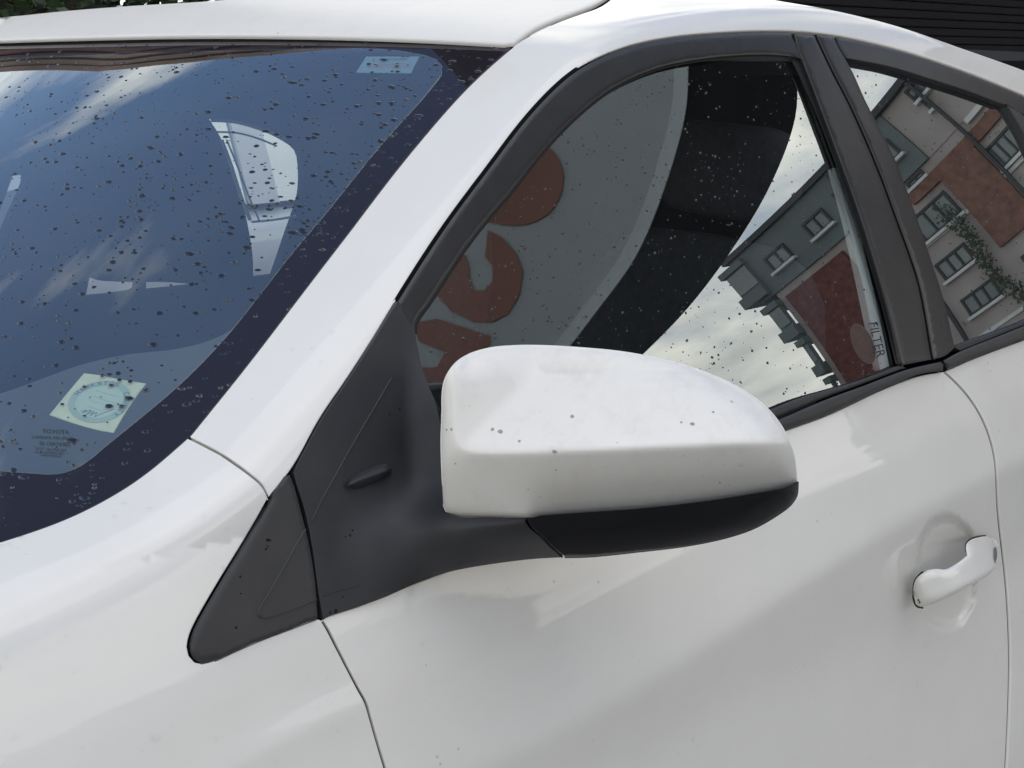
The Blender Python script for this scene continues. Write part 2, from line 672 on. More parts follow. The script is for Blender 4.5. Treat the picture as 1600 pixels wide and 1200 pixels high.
def offset_loop(o, r):
    """loop moved inward by r (orientation independent)"""
    nx = np.roll(o, -1, 0) - np.roll(o, 1, 0)
    nrm = np.stack([-nx[:, 1], nx[:, 0]], 1)
    nrm /= np.maximum(np.linalg.norm(nrm, axis=1, keepdims=True), 1e-9)
    area = 0.5 * np.sum(o[:, 0] * np.roll(o[:, 1], -1) - np.roll(o[:, 0], -1) * o[:, 1])
    if area < 0:
        nrm = -nrm
    return o + nrm * r, -nrm


def grow(o, r):
    return offset_loop(o, -r)[0]


def panel(name, o, lift, mat, parent, grid=10, r=2.0, depth=.012, holes=(), along_ray=False, lip=None):
    """a sheet with real thickness: the outline o (survey px) laid on the surface, its edge rolled over
    with radius ~r px and returned by depth metres"""
    loops = [o] + list(holes)
    pts, edges, ring_info = [], [], []
    for k, lp in enumerate(loops):
        ins, outn = offset_loop(lp, r)
        if k > 0:
            ins, outn = lp + outn * 0 - (offset_loop(lp, r)[0] - lp), -outn
        base = len(pts)
        pts += [tuple(p) for p in ins]
        edges += [(base + i, base + (i + 1) % len(lp)) for i in range(len(lp))]
        ring_info.append((base, lp, outn))
    nb = len(pts)
    x0, y0 = o.min(0); x1, y1 = o.max(0)
    gx, gy = np.meshgrid(np.arange(x0, x1, grid), np.arange(y0, y1, grid * .9))
    gx[::2] += grid / 2
    g = np.stack([gx.ravel(), gy.ravel()], 1)
    g = g[inside(g, o)]
    g = g[dist_poly(g, o, True) > r + grid * .45]
    for hl in holes:
        g = g[~inside(g, hl)]
        if len(g):
            g = g[dist_poly(g, hl, True) > r + grid * .45]
    pts += [tuple(p) for p in g]
    V, E, F, *_ = delaunay_2d_cdt([Vector(p) for p in pts], edges, [], 0, 1e-4)
    V = np.array([tuple(v) for v in V])
    outer = np.array(pts[:len(o)])
    F = [f for f in F]
    cen = np.array([V[list(f)].mean(0) for f in F])
    keep = inside(cen, outer)
    for k, hl in enumerate(holes):
        b, lp, _ = ring_info[k + 1]
        keep &= ~inside(cen, np.array(pts[b:b + len(lp)]))
    F = [f for f, kk in zip(F, keep) if kk]
    P = lift(V)
    N = normals_of(lift, V)
    verts = [P]; norms = [N]; faces = []
    for f in F:
        a, b, c = P[f[0]], P[f[1]], P[f[2]]
        nn = np.cross(b - a, c - a)
        faces.append(tuple(f) if nn @ N[f[0]] > 0 else tuple(f[::-1]))
    tot = len(V)
    # map boundary points to CDT vertices
    from mathutils.kdtree import KDTree
    kd = KDTree(len(V))
    for i, v in enumerate(V):
        kd.insert((v[0], v[1], 0), i)
    kd.balance()
    for (b, lp, outn) in ring_info:
        n = len(lp)
        idx0 = [kd.find((pts[b + i][0], pts[b + i][1], 0))[1] for i in range(n)]
        Pl = lift(lp)
        Nl = normals_of(lift, lp - outn * (r * .6 + .9))
        e = 1.0
        T = lift(lp + outn * e) - Pl
        T -= Nl * (T * Nl).sum(1, keepdims=True)
        T /= np.maximum(np.linalg.norm(T, axis=1, keepdims=True), 1e-9)
        rw = np.linalg.norm(Pl - P[idx0], axis=1, keepdims=True)
        rw = np.minimum(rw, .004)
        back = -Nl
        if along_ray:
            back = ray(lp); back /= np.linalg.norm(back, axis=1, keepdims=True)
        r1 = Pl + back * rw * .35 - T * rw * .12
        r2 = Pl + back * rw * 1.1
        r3 = Pl + back * (depth if np.isscalar(depth) else depth)
        rings = [(r1, Nl * .70 + T * .72), (r2, T.copy()), (r3, T.copy())]
        prev = idx0
        for (rp, rn) in rings:
            rn = rn / np.linalg.norm(rn, axis=1, keepdims=True)
            cur = list(range(tot, tot + n))
            verts.append(rp); norms.append(rn)
            tot += n
            for i in range(n):
                j = (i + 1) % n
                if prev[i] == prev[j]:
                    continue
                quad = (prev[i], prev[j], cur[j], cur[i])
                faces.append(quad)
            prev = cur
    VV = np.vstack(verts); NN = np.vstack(norms)
    # orient the ring faces by their normals
    for k, f in enumerate(faces):
        if len(f) == 4:
            a, b_, c = VV[f[0]], VV[f[1]], VV[f[2]]
            nn = np.cross(b_ - a, VV[f[3]] - a)
            if nn @ (NN[f[2]] + NN[f[3]]) < 0:
                faces[k] = f[::-1]
    return mesh(name, VV, faces, mat, parent, True, NN)


def ribbon(name, pts, wpx, lift, mat, parent, raised=0.0, step=6.0, smoothed=True):
    """thin bead along a curve lying on the surface: three rows, the middle one raised"""
    c = curve(pts, step) if smoothed else np.array(pts, float)
    t = np.gradient(c, axis=0)
    t /= np.linalg.norm(t, axis=1, keepdims=True)
    nrm = np.stack([-t[:, 1], t[:, 0]], 1)
    w_ = np.asarray(wpx) if not np.isscalar(wpx) else np.full(len(c), wpx)
    rows = [c - nrm * w_[:, None] / 2, c, c + nrm * w_[:, None] / 2]
    P = [lift(r_) for r_ in rows]
    N = normals_of(lift, c)
    P[1] = P[1] + N * raised
    P[0] = P[0] - N * .0006; P[2] = P[2] - N * .0006
    n = len(c)
    V = np.vstack(P)
    F = []
    for k in (0, 1):
        for i in range(n - 1):
            F.append((k * n + i, k * n + i + 1, (k + 1) * n + i + 1, (k + 1) * n + i))
    return mesh(name, V, F, mat, parent, True)


def groove_gap(name, pts, wpx, lift, parent):
    """rubber channel behind a shut line"""
    return ribbon(name, pts, wpx, lift, GAP, parent, 0.0)


def drops(name, polys, lift, n, rmin, rmax, mat, parent, hfac=.45, excl=(), stretch=1.0, clump=0.2, dens=None):
    """rain drops standing on the surface, flat domes of uneven outline"""
    allp = np.vstack(polys)
    lo, hi = allp.min(0), allp.max(0)
    pts = []
    while len(pts) < n:
        q = RNG.uniform(lo, hi)
        if pts and RNG.random() < clump:
            q = np.array(pts[RNG.integers(len(pts))]) + RNG.normal(0, 14, 2)
        if dens is not None and RNG.random() > dens(q):
            continue
        if any(inside(q[None], p)[0] for p in polys) and not any(inside(q[None], p)[0] for p in excl):
            pts.append(tuple(q))
    q = np.array(pts)
    P = lift(q); N = normals_of(lift, q)
    V, F, NN = [], [], []
    K = 10
    for i in range(len(q)):
        nrm = N[i]
        t1 = np.cross(nrm, [0, 0, 1.0]); t1 /= np.linalg.norm(t1)
        t2 = np.cross(nrm, t1)
        R = rmin + (rmax - rmin) * RNG.random() ** 2.6
        ph = RNG.uniform(0, 6.28)
        ex = 1 + (RNG.uniform(.15, 1.1) if stretch > 1 else RNG.uniform(-.2, .35))
        b = len(V)
        prof = [(1.0, 0.0), (.93, .42), (.66, .80), (.3, .97)]
        wob = [1 + .06 * math.sin(2 * a * 6.283 / K + ph) + .05 * math.sin(3 * a * 6.283 / K + ph * 2) for a in range(K)]
        for (rr, hh) in prof:
            for a in range(K):
                an = a * 6.283 / K
                V.append(P[i] + R * wob[a] * rr * (math.cos(an) * ex * t1 + math.sin(an) * t2) + nrm * (R * hfac * hh + .0001))
        V.append(P[i] + nrm * (R * hfac + .0001))
        for k in range(3):
            for a in range(K):
                F.append((b + k * K + a, b + k * K + (a + 1) % K, b + (k + 1) * K + (a + 1) % K, b + (k + 1) * K + a))
        for a in range(K):
            F.append((b + 3 * K + a, b + 3 * K + (a + 1) % K, b + 4 * K))
    o = mesh(name, V, F, mat, parent, True)
    bm = bmesh.new(); bm.from_mesh(o.data); bmesh.ops.recalc_face_normals(bm, faces=bm.faces[:]); bm.to_mesh(o.data); bm.free()
    o['kind'] = 'stuff'
    return o


def text_quad(name, txt, quad, lift, mat, parent, thick=0.0):
    """flat print: lettering laid into the quad (top-left, top-right, bottom-right, bottom-left)"""
    cu = bpy.data.curves.new(name, 'FONT')
    cu.body = txt
    cu.resolution_u = 3
    to = bpy.data.objects.new(name, cu)
    COL.objects.link(to)
    bpy.context.view_layer.update()
    me = bpy.data.meshes.new_from_object(to.evaluated_get(bpy.context.evaluated_depsgraph_get()))
    bpy.data.objects.remove(to)
    bpy.data.curves.remove(cu)
    co = np.array([v.co[:] for v in me.vertices])
    lo, hi = co.min(0), co.max(0)
    u = (co[:, 0] - lo[0]) / (hi[0] - lo[0]); v = (co[:, 1] - lo[1]) / (hi[1] - lo[1])
    tl, tr, br, bl = [np.array(p, float) for p in quad]
    q = ((1 - u) * (1 - v))[:, None] * bl + (u * (1 - v))[:, None] * br + (u * v)[:, None] * tr + ((1 - u) * v)[:, None] * tl
    P = lift(q)
    for i, vt in enumerate(me.vertices):
        vt.co = P[i]
    me.update()
    me.name = name
    me.materials.clear()
    return link(name, me, mat, parent)

# ================================================================== the ground
def ground():
    n = 24
    me_v = []
    for i in range(n + 1):
        for j in range(n + 1):
            me_v.append((-300 + 600 * i / n, -300 + 600 * j / n, 0))
    f = [(i * (n + 1) + j, (i + 1) * (n + 1) + j, (i + 1) * (n + 1) + j + 1, i * (n + 1) + j + 1) for i in range(n) for j in range(n)]
    m = pmat('wet_concrete_paving', (0.27, 0.265, 0.25), 0.55, 0.5, var=0.35, vscale=1.2, bump=0.6, bscale=60, rvar=0.25)
    tag(mesh('road', me_v, f, m, None, False), kind='structure')


ground()

# ================================================================== the white car
car = tag(empty('white_car', (1.4, .888, 0)), 'white saloon car spotted with rain, its door mirror close in front', 'car')
bpy.context.view_layer.update()

# ---- curves shared between neighbouring panels (surveyed)
WS_RIGHT = soft([(806, 69), (777.5, 92.5), (726, 140.5), (683, 189), (642.5, 237), (605, 284), (571, 329), (560, 344), (516, 401), (464, 469), (404, 548), (356, 609), (322.5, 650), (297, 682)], 30)
WS_LOW = soft([(293, 685), (240, 731), (200, 760), (150, 789), (100, 812.5), (50, 831), (0, 847), (-60, 864), (-180, 892)], 18)
WS_TOP = soft([(-180, 70), (-100, 66), (0, 62), (120, 58), (300, 54), (500, 55), (650, 59.5), (700, 62), (800, 67.5)], 40)
FENDER_CUT = [(297, 682), (345, 707), (390, 739), (411, 758), (420, 776)]
PILLAR_OUT = soft([(420, 776), (457, 731), (498, 655), (540, 594), (575, 540), (620, 467), (663, 399), (703, 340), (760, 264), (830, 173), (900, 107),
                   (975, 72), (1050, 56), (1150, 48), (1230, 47), (1300, 53), (1400, 75), (1500, 107), (1600, 147), (1760, 222), (1880, 292), (1980, 362)], 20)
DOOR_CUT = [(503, 966), (513, 985), (535, 1028), (560, 1076), (572, 1098), (578, 1118), (590, 1160), (602, 1200), (640, 1330)]
REAR_CUT = soft([(1477, 582), (1497, 600), (1518, 625), (1535, 652), (1550, 692), (1556, 720), (1560, 800), (1568, 870), (1574, 930), (1578, 1025), (1576, 1120), (1572, 1200), (1564, 1330)], 16)

# ---- windshield, carried across to its far edge outside the frame
def to_px(p):
    q = (np.asarray(p) - CAM) @ RM.T
    return np.stack([800 + FOC * q[..., 0] / q[..., 2], 600 - FOC * q[..., 1] / q[..., 2]], -1)


def ws_z(x, y):
    return 1.38 - (.845 + .11 * ((y - .888) / .56) ** 2 - WSFLAT * np.maximum(0, y - .888) ** 2 - x) / 1.82


P_LOW = L_ws(0)(np.array([WS_LOW[-1]], float))[0]
yy = np.linspace(P_LOW[1], 1.50, 14)
xb = P_LOW[0] + .17 * (((yy - .888) / (.888 - P_LOW[1])) ** 2 - 1) * (yy < .888) + (yy >= .888) * (.17 * (((yy - .888) / .60) ** 2 - 1))
LOW_FAR = [tuple(p) for p in to_px(np.stack([xb, yy, ws_z(xb, yy)], 1))]
zz = np.linspace(ws_z(xb[-1], yy[-1]), 1.355, 8)
ye = np.full_like(zz, 1.50)
EDGE_FAR = [tuple(p) for p in to_px(np.stack([x_ws(ye, zz), ye, zz], 1))]
WT = [p for p in WS_TOP if p[0] > -45]
ws_out = outline(WT, WS_RIGHT[2:], [WS_RIGHT[-1], WS_LOW[0]], WS_LOW, LOW_FAR, EDGE_FAR, [EDGE_FAR[-1], WT[0]], step=12)
LOWI = [tuple(p) for p in np.array(LOW_FAR[2:]) + np.array([34, -46])]
FR_TOP = soft([(-176, 112), (0, 92), (120, 86), (300, 80), (420, 77), (500, 75.5), (580, 75), (630, 79), (665, 86)], 20)
FR_R = soft([(690, 117), (650, 168), (636, 181), (605, 215), (555, 276), (512, 331), (460, 391), (404, 464), (372, 505), (327, 556), (275, 607), (210, 661), (160, 701.5)], 30)
FR_B = soft([(160, 701.5), (137, 721), (112, 735), (87, 741), (50, 739.5), (0, 736), (-60, 729), (-176, 706)], 8)
FT = [p for p in FR_TOP if p[0] > -40]
fr_in = outline(FT, [FR_TOP[-1], (682, 92), (691, 103), (690, 117)], FR_R, FR_B[:-12], [FR_B[-12], LOWI[0]], LOWI[:-1], [LOWI[-2], tuple(np.array(EDGE_FAR[2]) + [30, 0])], [tuple(np.array(EDGE_FAR[k]) + [30, 0]) for k in (2, 3, 4, 5)], [tuple(np.array(EDGE_FAR[5]) + [30, 0]), FT[0]], step=12)
lw0 = L_ws(.006)
windshield = panel('windshield', fr_in, lw0, WGLASS, car, grid=14, r=.4, depth=.003)
panel('frit_band', ws_out, lw0, FRIT, windshield, grid=14, r=1.0, depth=.006, holes=[fr_in])

# ---- roof
roof_l = L_body(-.004, -.012, True, False, .008)
DITCH = [(803, 65), (822, 54), (840, 43), (875, 28), (908, 16), (936, 5), (1000, -38)]
roof_o = outline(WS_TOP[:-2] + [(790, 66)], [(790, 66), (799, 65)], DITCH[:1] + [(820, 52), (838, 41), (873, 26), (906, 14), (933, 3), (996, -40)],
                 [(996, -40), (800, -40), (700, -32), (500, -17), (330, 0), (200, 8), (100, 16), (0, 26.5), (-100, 36), (-180, 46)], [(-180, 46), (-180, 70)], step=8)
roof = panel('roof', roof_o, pillow(roof_l, curve([(-180, 46), (0, 26.5), (100, 16), (200, 8), (330, 0), (500, -17)]), 8, .006, False), PAINTR, car, grid=9, r=2.4, depth=.006)

# ---- windscreen pillar and roof rail (one pressing)
rail_l = L_body(-.004, -.008, True, False, .011)
SIL = [(1000, -42), (1100, -24), (1215, -1), (1300, 14), (1400, 39), (1500, 73.5), (1600, 109), (1760, 172), (1880, 240), (1980, 312)]
rail_o = outline(WS_RIGHT[::-1][:-1] + [(806, 68)], [(806, 68), (812, 64), (826, 56), (843, 46), (878, 31), (910, 19.5), (940, 8), (1000, -42)], SIL, [SIL[-1], PILLAR_OUT[-1]], PILLAR_OUT[::-1], FENDER_CUT[::-1], step=7)
rail = panel('roof_rail', rail_o, pillow(rail_l, curve(SIL), 10, .010, False), PAINT, car, grid=9, r=2.0, depth=.02)
groove_gap('ditch_seal', [(798, 68), (820, 55), (840, 44), (876, 29), (908, 17), (938, 6), (1000, -40)], [7.5] * 0 or 9, lambda q: roof_l(q) + np.array([.004, .004, -.010]), roof)

# ---- front wing with the hood edge
fender_l0 = L_body(0.0, -.006, False, True, .010)
CREASE_F = curve([(575, 1100), (500, 1133), (430, 1168), (390, 1188), (330, 1222), (250, 1262)])


def crease_h(line, a, wd, reach):
    def h(q):
        d = dist_poly(q, line)
        return -a * (np.sqrt(d * d + wd * wd) - wd) * np.exp(-(d / reach) ** 2)
    return h


fender_l = bump_lift(fender_l0, crease_h(CREASE_F, .00006, 4, 70))
TRI_L = [(420, 778), (397, 819), (373, 859), (350, 896), (325, 938), (306, 972), (298, 990), (294, 1010), (297, 1024), (306, 1034), (318, 1037), (337, 1032)]
TRI_B = [(337, 1032), (375, 1014), (410, 999), (455, 982), (497, 966)]
fender_o = outline(WS_LOW[::-1], [WS_LOW[0], (300, 688)], [(x - 1, y + 4) for x, y in FENDER_CUT[1:]], [(419, 780), (418, 782)], [(x - 2, y + 1) for x, y in TRI_L], [(x, y + 2) for x, y in TRI_B], [(497, 968), (501, 969)], [(x - 2, y + 1) for x, y in DOOR_CUT[1:]], [(638, 1330), (-420, 1330)], [(-420, 1330), (-420, 905), (-300, 905)], [(-300, 905), (-180, 892)], step=8)
fender = panel('front_wing', fender_o, fender_l, PAINT, car, grid=11, r=1.6, depth=.014)
groove_gap('wing_gap_shade', FENDER_CUT + [(425, 790)], 12, lambda q: fender_l0(q) + np.array([.006, .010, -.010]), fender)
groove_gap('door_gap_shade', [(456, 740), (470, 790), (484, 845), (494, 905), (500, 963)], 12, L_side(.004), fender)
groove_gap('door_gap_shade', [(496, 955)] + DOOR_CUT, 14, L_door(.004), fender)

# ---- hood and cowl, ahead of the glass (outside the frame to the left)
hv, hf = [], []
ny, nx = 22, 16
ys_h = np.linspace(.27, 1.52, ny)
for j, y in enumerate(ys_h):
    x0 = P_LOW[0] - .045 + (.17 * (((y - .888) / (.888 - P_LOW[1])) ** 2 - 1) if y < .888 else .17 * (((y - .888) / .60) ** 2 - 1))
    z0 = ws_z(x0, y) - .004
    for i in range(nx):
        t = i / (nx - 1)
        hv.append((x0 - 1.0 * t, y, min(z0, 1.0) - .10 * t - .13 * t * t - .05 * (abs(y - .888) / .6) ** 3))
hf = [(j * nx + i, j * nx + i + 1, (j + 1) * nx + i + 1, (j + 1) * nx + i) for j in range(ny - 1) for i in range(nx - 1)]
nv = len(hv)
hv += [(a, b, c - .02) for a, b, c in hv]
hf = hf + [tuple(nv + i for i in f[::-1]) for f in hf] + [(j * nx, (j + 1) * nx, nv + (j + 1) * nx, nv + j * nx) for j in range(ny - 1)]
hood = mesh('hood', hv, hf, PAINT, car, True)
cv = []
for y in ys_h:
    x0 = P_LOW[0] + (.17 * (((y - .888) / (.888 - P_LOW[1])) ** 2 - 1) if y < .888 else .17 * (((y - .888) / .60) ** 2 - 1))
    cv += [(x0 + .03, y, ws_z(x0 + .03, y) - .012), (x0 - .07, y, ws_z(x0, y) - .045)]
mesh('cowl', cv, [(2 * j, 2 * j + 1, 2 * j + 3, 2 * j + 2) for j in range(ny - 1)], TRIM, car, True)


def far_copy(o, name):
    """the same panel on the far side of the car"""
    me = o.data.copy()
    for v in me.vertices:
        v.co.y = 1.776 - v.co.y
    me.flip_normals()
    c = link(name, me, None, car)
    return c


far_copy(fender, 'front_wing')

# ---- black triangle on the wing
tri_o = outline([(x + 1, y) for x, y in TRI_L], TRI_B, [(497, 966), (492, 905), (482, 845), (470, 797), (459, 757), (453, 742)], [(453, 742), (444, 744)], [(444, 744), (421, 777)], step=6)
tri_l = pillow(L_side(-.004), curve([(x + 1, y) for x, y in TRI_L]), 15, .006, False)
tri_l = pillow(tri_l, tri_o, 4, .002)
tri = panel('corner_trim', tri_o, tri_l, TRIM, fender, grid=6, r=1.5, depth=.012)
ribbon('moulded_line', [(477, 827), (462, 852), (440, 892), (418, 930), (405, 952), (403, 960), (410, 965), (440, 957), (470, 946), (494, 936)], 2.8, tri_l, TRIM, tri, .0017, 4)

# ---- front door: skin, with the recess behind its handle
CUP = outline([(1432, 905), (1437, 872), (1452, 838), (1470, 818), (1488, 806), (1510, 800)], [(1510, 800), (1525, 815), (1528, 850), (1522, 900), (1519, 945), (1512, 968), (1495, 984), (1478, 978), (1466, 958), (1450, 938), (1432, 905)], step=5)


def cup_h(q):
    u = np.abs((q[:, 0] - 1479) / 50) ** 2.3 + np.abs((q[:, 1] - 893) / 94) ** 2.3
    return -.022 * sstep(0, .42, 1 - u)


door_l = bump_lift(L_door(0), cup_h)
SILL_LOW = [(500, 972), (510, 965), (560, 948), (650, 912), (760, 870), (900, 805), (1050, 735), (1226, 674), (1297, 648), (1383, 608), (1440, 587), (1475, 581)]
door_o = outline(SILL_LOW, [(1475, 581), (1477, 583)], [(x - 1.5, y) for x, y in REAR_CUT], [(1562, 1330), (643, 1330)], [(x + 2, y - 1) for x, y in DOOR_CUT[1:]][::-1], [(515, 984), (505, 969)], step=8)
front_door = panel('front_door', door_o, door_l, PAINT, car, grid=7, r=1.3, depth=.015)
groove_gap('door_gap_shade', [(1470, 572)] + REAR_CUT, 12, L_door(.004), front_door)

# rear door skin
rdoor_o = outline([(1481, 579), (1520, 562), (1600, 532), (1760, 476), (1980, 404)], [(1980, 404), (1980, 1330)], [(1980, 1330), (1568, 1330)], [(x + 2, y - 1) for x, y in REAR_CUT][::-1], step=9)
rear_door = panel('rear_door', rdoor_o, L_door(0), PAINT, car, grid=9, r=1.3, depth=.015)

# door handle
HAND = outline([(1431, 944), (1427, 925), (1430, 908), (1438, 898), (1450, 891)], [(1450, 891), (1462, 889), (1477, 890), (1486, 886), (1500, 877), (1511, 868)],
               [(1511, 868), (1509, 858), (1510, 850), (1516, 844), (1528, 840), (1542, 838), (1553, 842), (1559, 850), (1561, 862)], [(1561, 862), (1559, 878), (1550, 893), (1537, 903), (1520, 913), (1487, 930), (1457, 944), (1440, 949), (1431, 944)], step=4)


def hand_l0(q):
    q = np.asarray(q, float)
    t = np.clip(((q[..., 0] - 1428) * .878 + (q[..., 1] - 928) * -.478) / 150, 0, 1)
    perp = (q[..., 0] - 1428) * .478 + (q[..., 1] - 928) * .878
    off = .013 + .025 * np.sin(t * math.pi) ** .6 + .008 * t + .00042 * np.clip(perp, -26, 26)
    return hit(q, lambda p: p[..., 1] - y_door(p[..., 0], p[..., 2]) + off)


HC = curve([(1470, 897), (1500, 881), (1530, 859), (1545, 848)])
hand_l = bump_lift(pillow(hand_l0, HAND, 17, .013), crease_h(HC, .00028, 4, 30))
handle = panel('door_handle', HAND, hand_l, PAINT, front_door, grid=4, r=1.2, depth=.022, along_ray=True)
hg = lambda q: hand_l0(q) + ray(q) * .012
ribbon('handle_gap_shade', [(1443, 950), (1433, 946), (1427.5, 928), (1429, 911), (1435, 901), (1443, 894)], 4.5, hg, RUBBER, front_door, 0, 3)  # black bead painted in for the shade of the gap under the handle
ribbon('handle_gap_shade', [(1513, 867), (1510, 858), (1510.5, 850), (1517, 843), (1529, 839), (1541, 837.5)], 3.6, hg, RUBBER, front_door, 0, 3)
LOCK = outline([(1552.5, 858), (1555, 854), (1558, 857), (1559, 866), (1557.5, 876), (1555, 880), (1552.5, 872), (1552.5, 858)], step=2)
panel('lock_cylinder', LOCK, lambda q: hand_l(q) - ray(q) * .004, STEEL, front_door, grid=3, r=.8, depth=.004)

# ---- glass of the front door and the frames round it
GL_L = [(652, 540), (648, 518), (649, 506), (670, 476), (735, 378), (800, 299), (850, 236), (880, 203), (915, 170), (955, 140), (1000, 117), (1040, 103), (1080, 95), (1125, 89), (1170, 86), (1215, 86), (1240, 89)]
GL_R = [(1240, 89), (1250, 108), (1280, 176), (1303, 235), (1325, 296), (1346, 354), (1365, 416), (1388, 497), (1408, 571)]
GL_B = [(1408, 571), (1333, 601), (1207, 640), (1050, 700), (900, 765), (740, 835)]
glass_o = outline(GL_L, GL_R, GL_B, [(740, 835), (700, 720), (665, 597), (652, 540)], step=7)
gl_l = L_side(.010)
window_glass = panel('window_glass', grow(glass_o, 4), gl_l, SGLASS, front_door, grid=9, r=.4, depth=.004)
frame_out = beside(part_of(PILLAR_OUT, (620, 467), (1238, 47)), 3.2)
FA, FB = frame_out[0], frame_out[-1]
GL_L = soft(GL_L, 9)
GLF = GL_L[3:]
frame_o = outline(frame_out, [FB, (1246, 74), (1252, 92)], [(1252, 92), (1243, 88.5)], GLF[::-1][1:], [GLF[0], (638, 505), (628, 486), FA], step=6)
fr_l = pillow(L_side(-.002), curve(frame_out), 9, .003, False)
fr_l = pillow(fr_l, curve(GLF), 10, .0035, False)
window_frame = panel('window_frame', frame_o, fr_l, FRAME, front_door, grid=6, r=1.2, depth=.010)
ribbon('window_seal', GLF, 7, L_side(.004), RUBBER, front_door, .001)
ribbon('window_seal', [(x + 1.5, y) for x, y in GL_R], 12, L_side(.004), RUBBER, front_door, .001)
groove_gap('door_gap_shade', beside(PILLAR_OUT[7:], 1.6), 9, L_side(.005), front_door)
PA = [(1241, 52), (1273, 55)]
P1R = [(1273, 55), (1300, 112), (1326, 162), (1351, 217), (1377, 280), (1401, 346), (1420, 398), (1436, 450), (1456, 562)]
P1L = [(1410, 571), (1393, 500), (1370, 418), (1350, 353), (1328, 290), (1306, 230), (1284, 172), (1255, 96), (1246, 74), (1241, 52)]
p1_o = outline(PA, P1R, [(1456, 562), (1436, 566), (1410, 571)], P1L, step=6)
p1_l = pillow(L_side(-.004), p1_o, 7, .0028)
panel('pillar_trim', p1_o, p1_l, FRAME, front_door, grid=6, r=1.2, depth=.010)
ribbon('moulded_line', [(1320, 255), (1346, 330), (1372, 410), (1396, 490), (1414, 566)], 2.0, p1_l, FRAME, front_door, .0009, 5)
P2L = [(x + 3, y) for x, y in P1R]
RG_L = [(1493, 543), (1475, 466), (1458, 412), (1440, 358), (1420, 302), (1400, 250), (1374, 198), (1350, 150), (1336, 118), (1322, 92)]
p2_o = outline([(1276, 55), (1290, 55), (1304, 59)], [(1304, 59), (1312, 75), (1322, 92)], RG_L[::-1], [(1493, 543), (1478, 556), (1459, 562)], P2L[::-1], step=6)
panel('pillar_trim', p2_o, pillow(L_side(-.004), p2_o, 7, .0028), FRAME, rear_door, grid=6, r=1.2, depth=.010)
groove_gap('door_gap_shade', P1R, 10, L_side(.003), front_door)

# rear door glass and frame
RG_T = [(1322, 92), (1350, 96), (1390, 104), (1450, 122), (1512, 142), (1569, 163)]
RG_R = [(1569, 163), (1584, 190), (1597, 218), (1640, 320), (1690, 460)]
rg_o = outline(RG_T, RG_R, [(1690, 460), (1600, 505), (1493, 543)], RG_L, step=7)
rear_glass = panel('window_glass', grow(rg_o, 3), gl_l, SGLASS, rear_door, grid=9, r=.4, depth=.004)
RF_T = beside(part_of(PILLAR_OUT, (1306, 55), (1980, 362)), 3.2)
rf_o = outline(RF_T, [RF_T[-1], (1980, 392)], [(1980, 392), (1880, 335), (1760, 268), (1650, 208), (1600, 178), (1573, 162)], RG_T[::-1][:-1] + [(1324, 91)], [(1324, 91), (1314, 74), RF_T[0]], step=6)
panel('window_frame', rf_o, pillow(L_side(-.002), curve(RF_T), 9, .003, False), FRAME, rear_door, grid=6, r=1.2, depth=.010)
ribbon('window_seal', RG_T, 7, L_side(.004), RUBBER, rear_door, .001)
qb_o = outline([(1573, 163), (1602, 182), (1660, 330), (1715, 455)], [(1715, 455), (1698, 460), (1648, 320), (1604, 216), (1590, 190), (1573, 163)], step=7)
panel('division_bar', qb_o, pillow(L_side(-.001), qb_o, 5, .003), TRIM, rear_door, grid=6, r=1, depth=.012)
qg_o = outline([(1602, 184), (1760, 272), (1900, 350)], [(1900, 350), (1880, 392), (1840, 412)], [(1840, 412), (1718, 452)], [(1718, 452), (1660, 330), (1602, 184)], step=9)
panel('quarter_glass', qg_o, gl_l, SGLASS, rear_door, grid=12, r=.5, depth=.004)

# ---- belt mouldings under the glass
up_o = outline([(740, 830), (900, 762), (1050, 697), (1207, 638), (1250, 621), (1333, 597), (1408, 570)], [(1408, 570), (1416, 575)], [(1416, 575), (1350, 600), (1290, 622), (1217, 653), (1050, 722), (900, 787), (740, 853)], [(740, 853), (740, 830)], step=7)
panel('belt_moulding', up_o, pillow(L_side(-.001), up_o, 8, .006), TRIM, front_door, grid=6, r=1, depth=.014)
lo_o = outline([(740, 855), (900, 789), (1050, 724), (1217, 655), (1290, 624), (1350, 602), (1414, 578), (1450, 569), (1470, 565)], [(1470, 565), (1475, 569), (1474, 580)], [(1474, 580), (1440, 585), (1383, 606), (1297, 646), (1226, 672), (1050, 742), (900, 810), (740, 876)], [(740, 876), (740, 855)], step=7)
panel('belt_moulding', lo_o, pillow(L_side(-.008), lo_o, 11, .010), TRIM, front_door, grid=5, r=1, depth=.016)
lo2 = outline([(1474, 563), (1500, 549), (1560, 525), (1600, 509), (1720, 462), (1960, 384)], [(1960, 384), (1980, 384)], [(1980, 384), (1980, 402)], [(1980, 402), (1760, 474), (1600, 530), (1520, 560), (1480, 577)], [(1480, 577), (1477, 570), (1474, 563)], step=7)
panel('belt_moulding', lo2, pillow(L_side(-.008), lo2, 10, .010), TRIM, rear_door, grid=5, r=1, depth=.016)
up2 = outline([(1493, 542), (1560, 518), (1600, 503), (1700, 458)], [(1700, 458), (1704, 466)], [(1704, 466), (1600, 508), (1500, 548)], [(1500, 548), (1493, 542)], step=7)
panel('belt_moulding', up2, L_side(-.002), FRAME, rear_door, grid=5, r=1, depth=.012)

# ---- door mirror
S_IN, S_OUT = depth_of(L_plane((0, .025, 0), (0, 1, 0))(np.array([[690., 740.]])))[0], depth_of(L_plane((0, -.19, 0), (0, 1, 0))(np.array([[1246., 740.]])))[0]


def sbase(x):
    return S_IN + (S_OUT - S_IN) * (x - 690) / (1246 - 690)


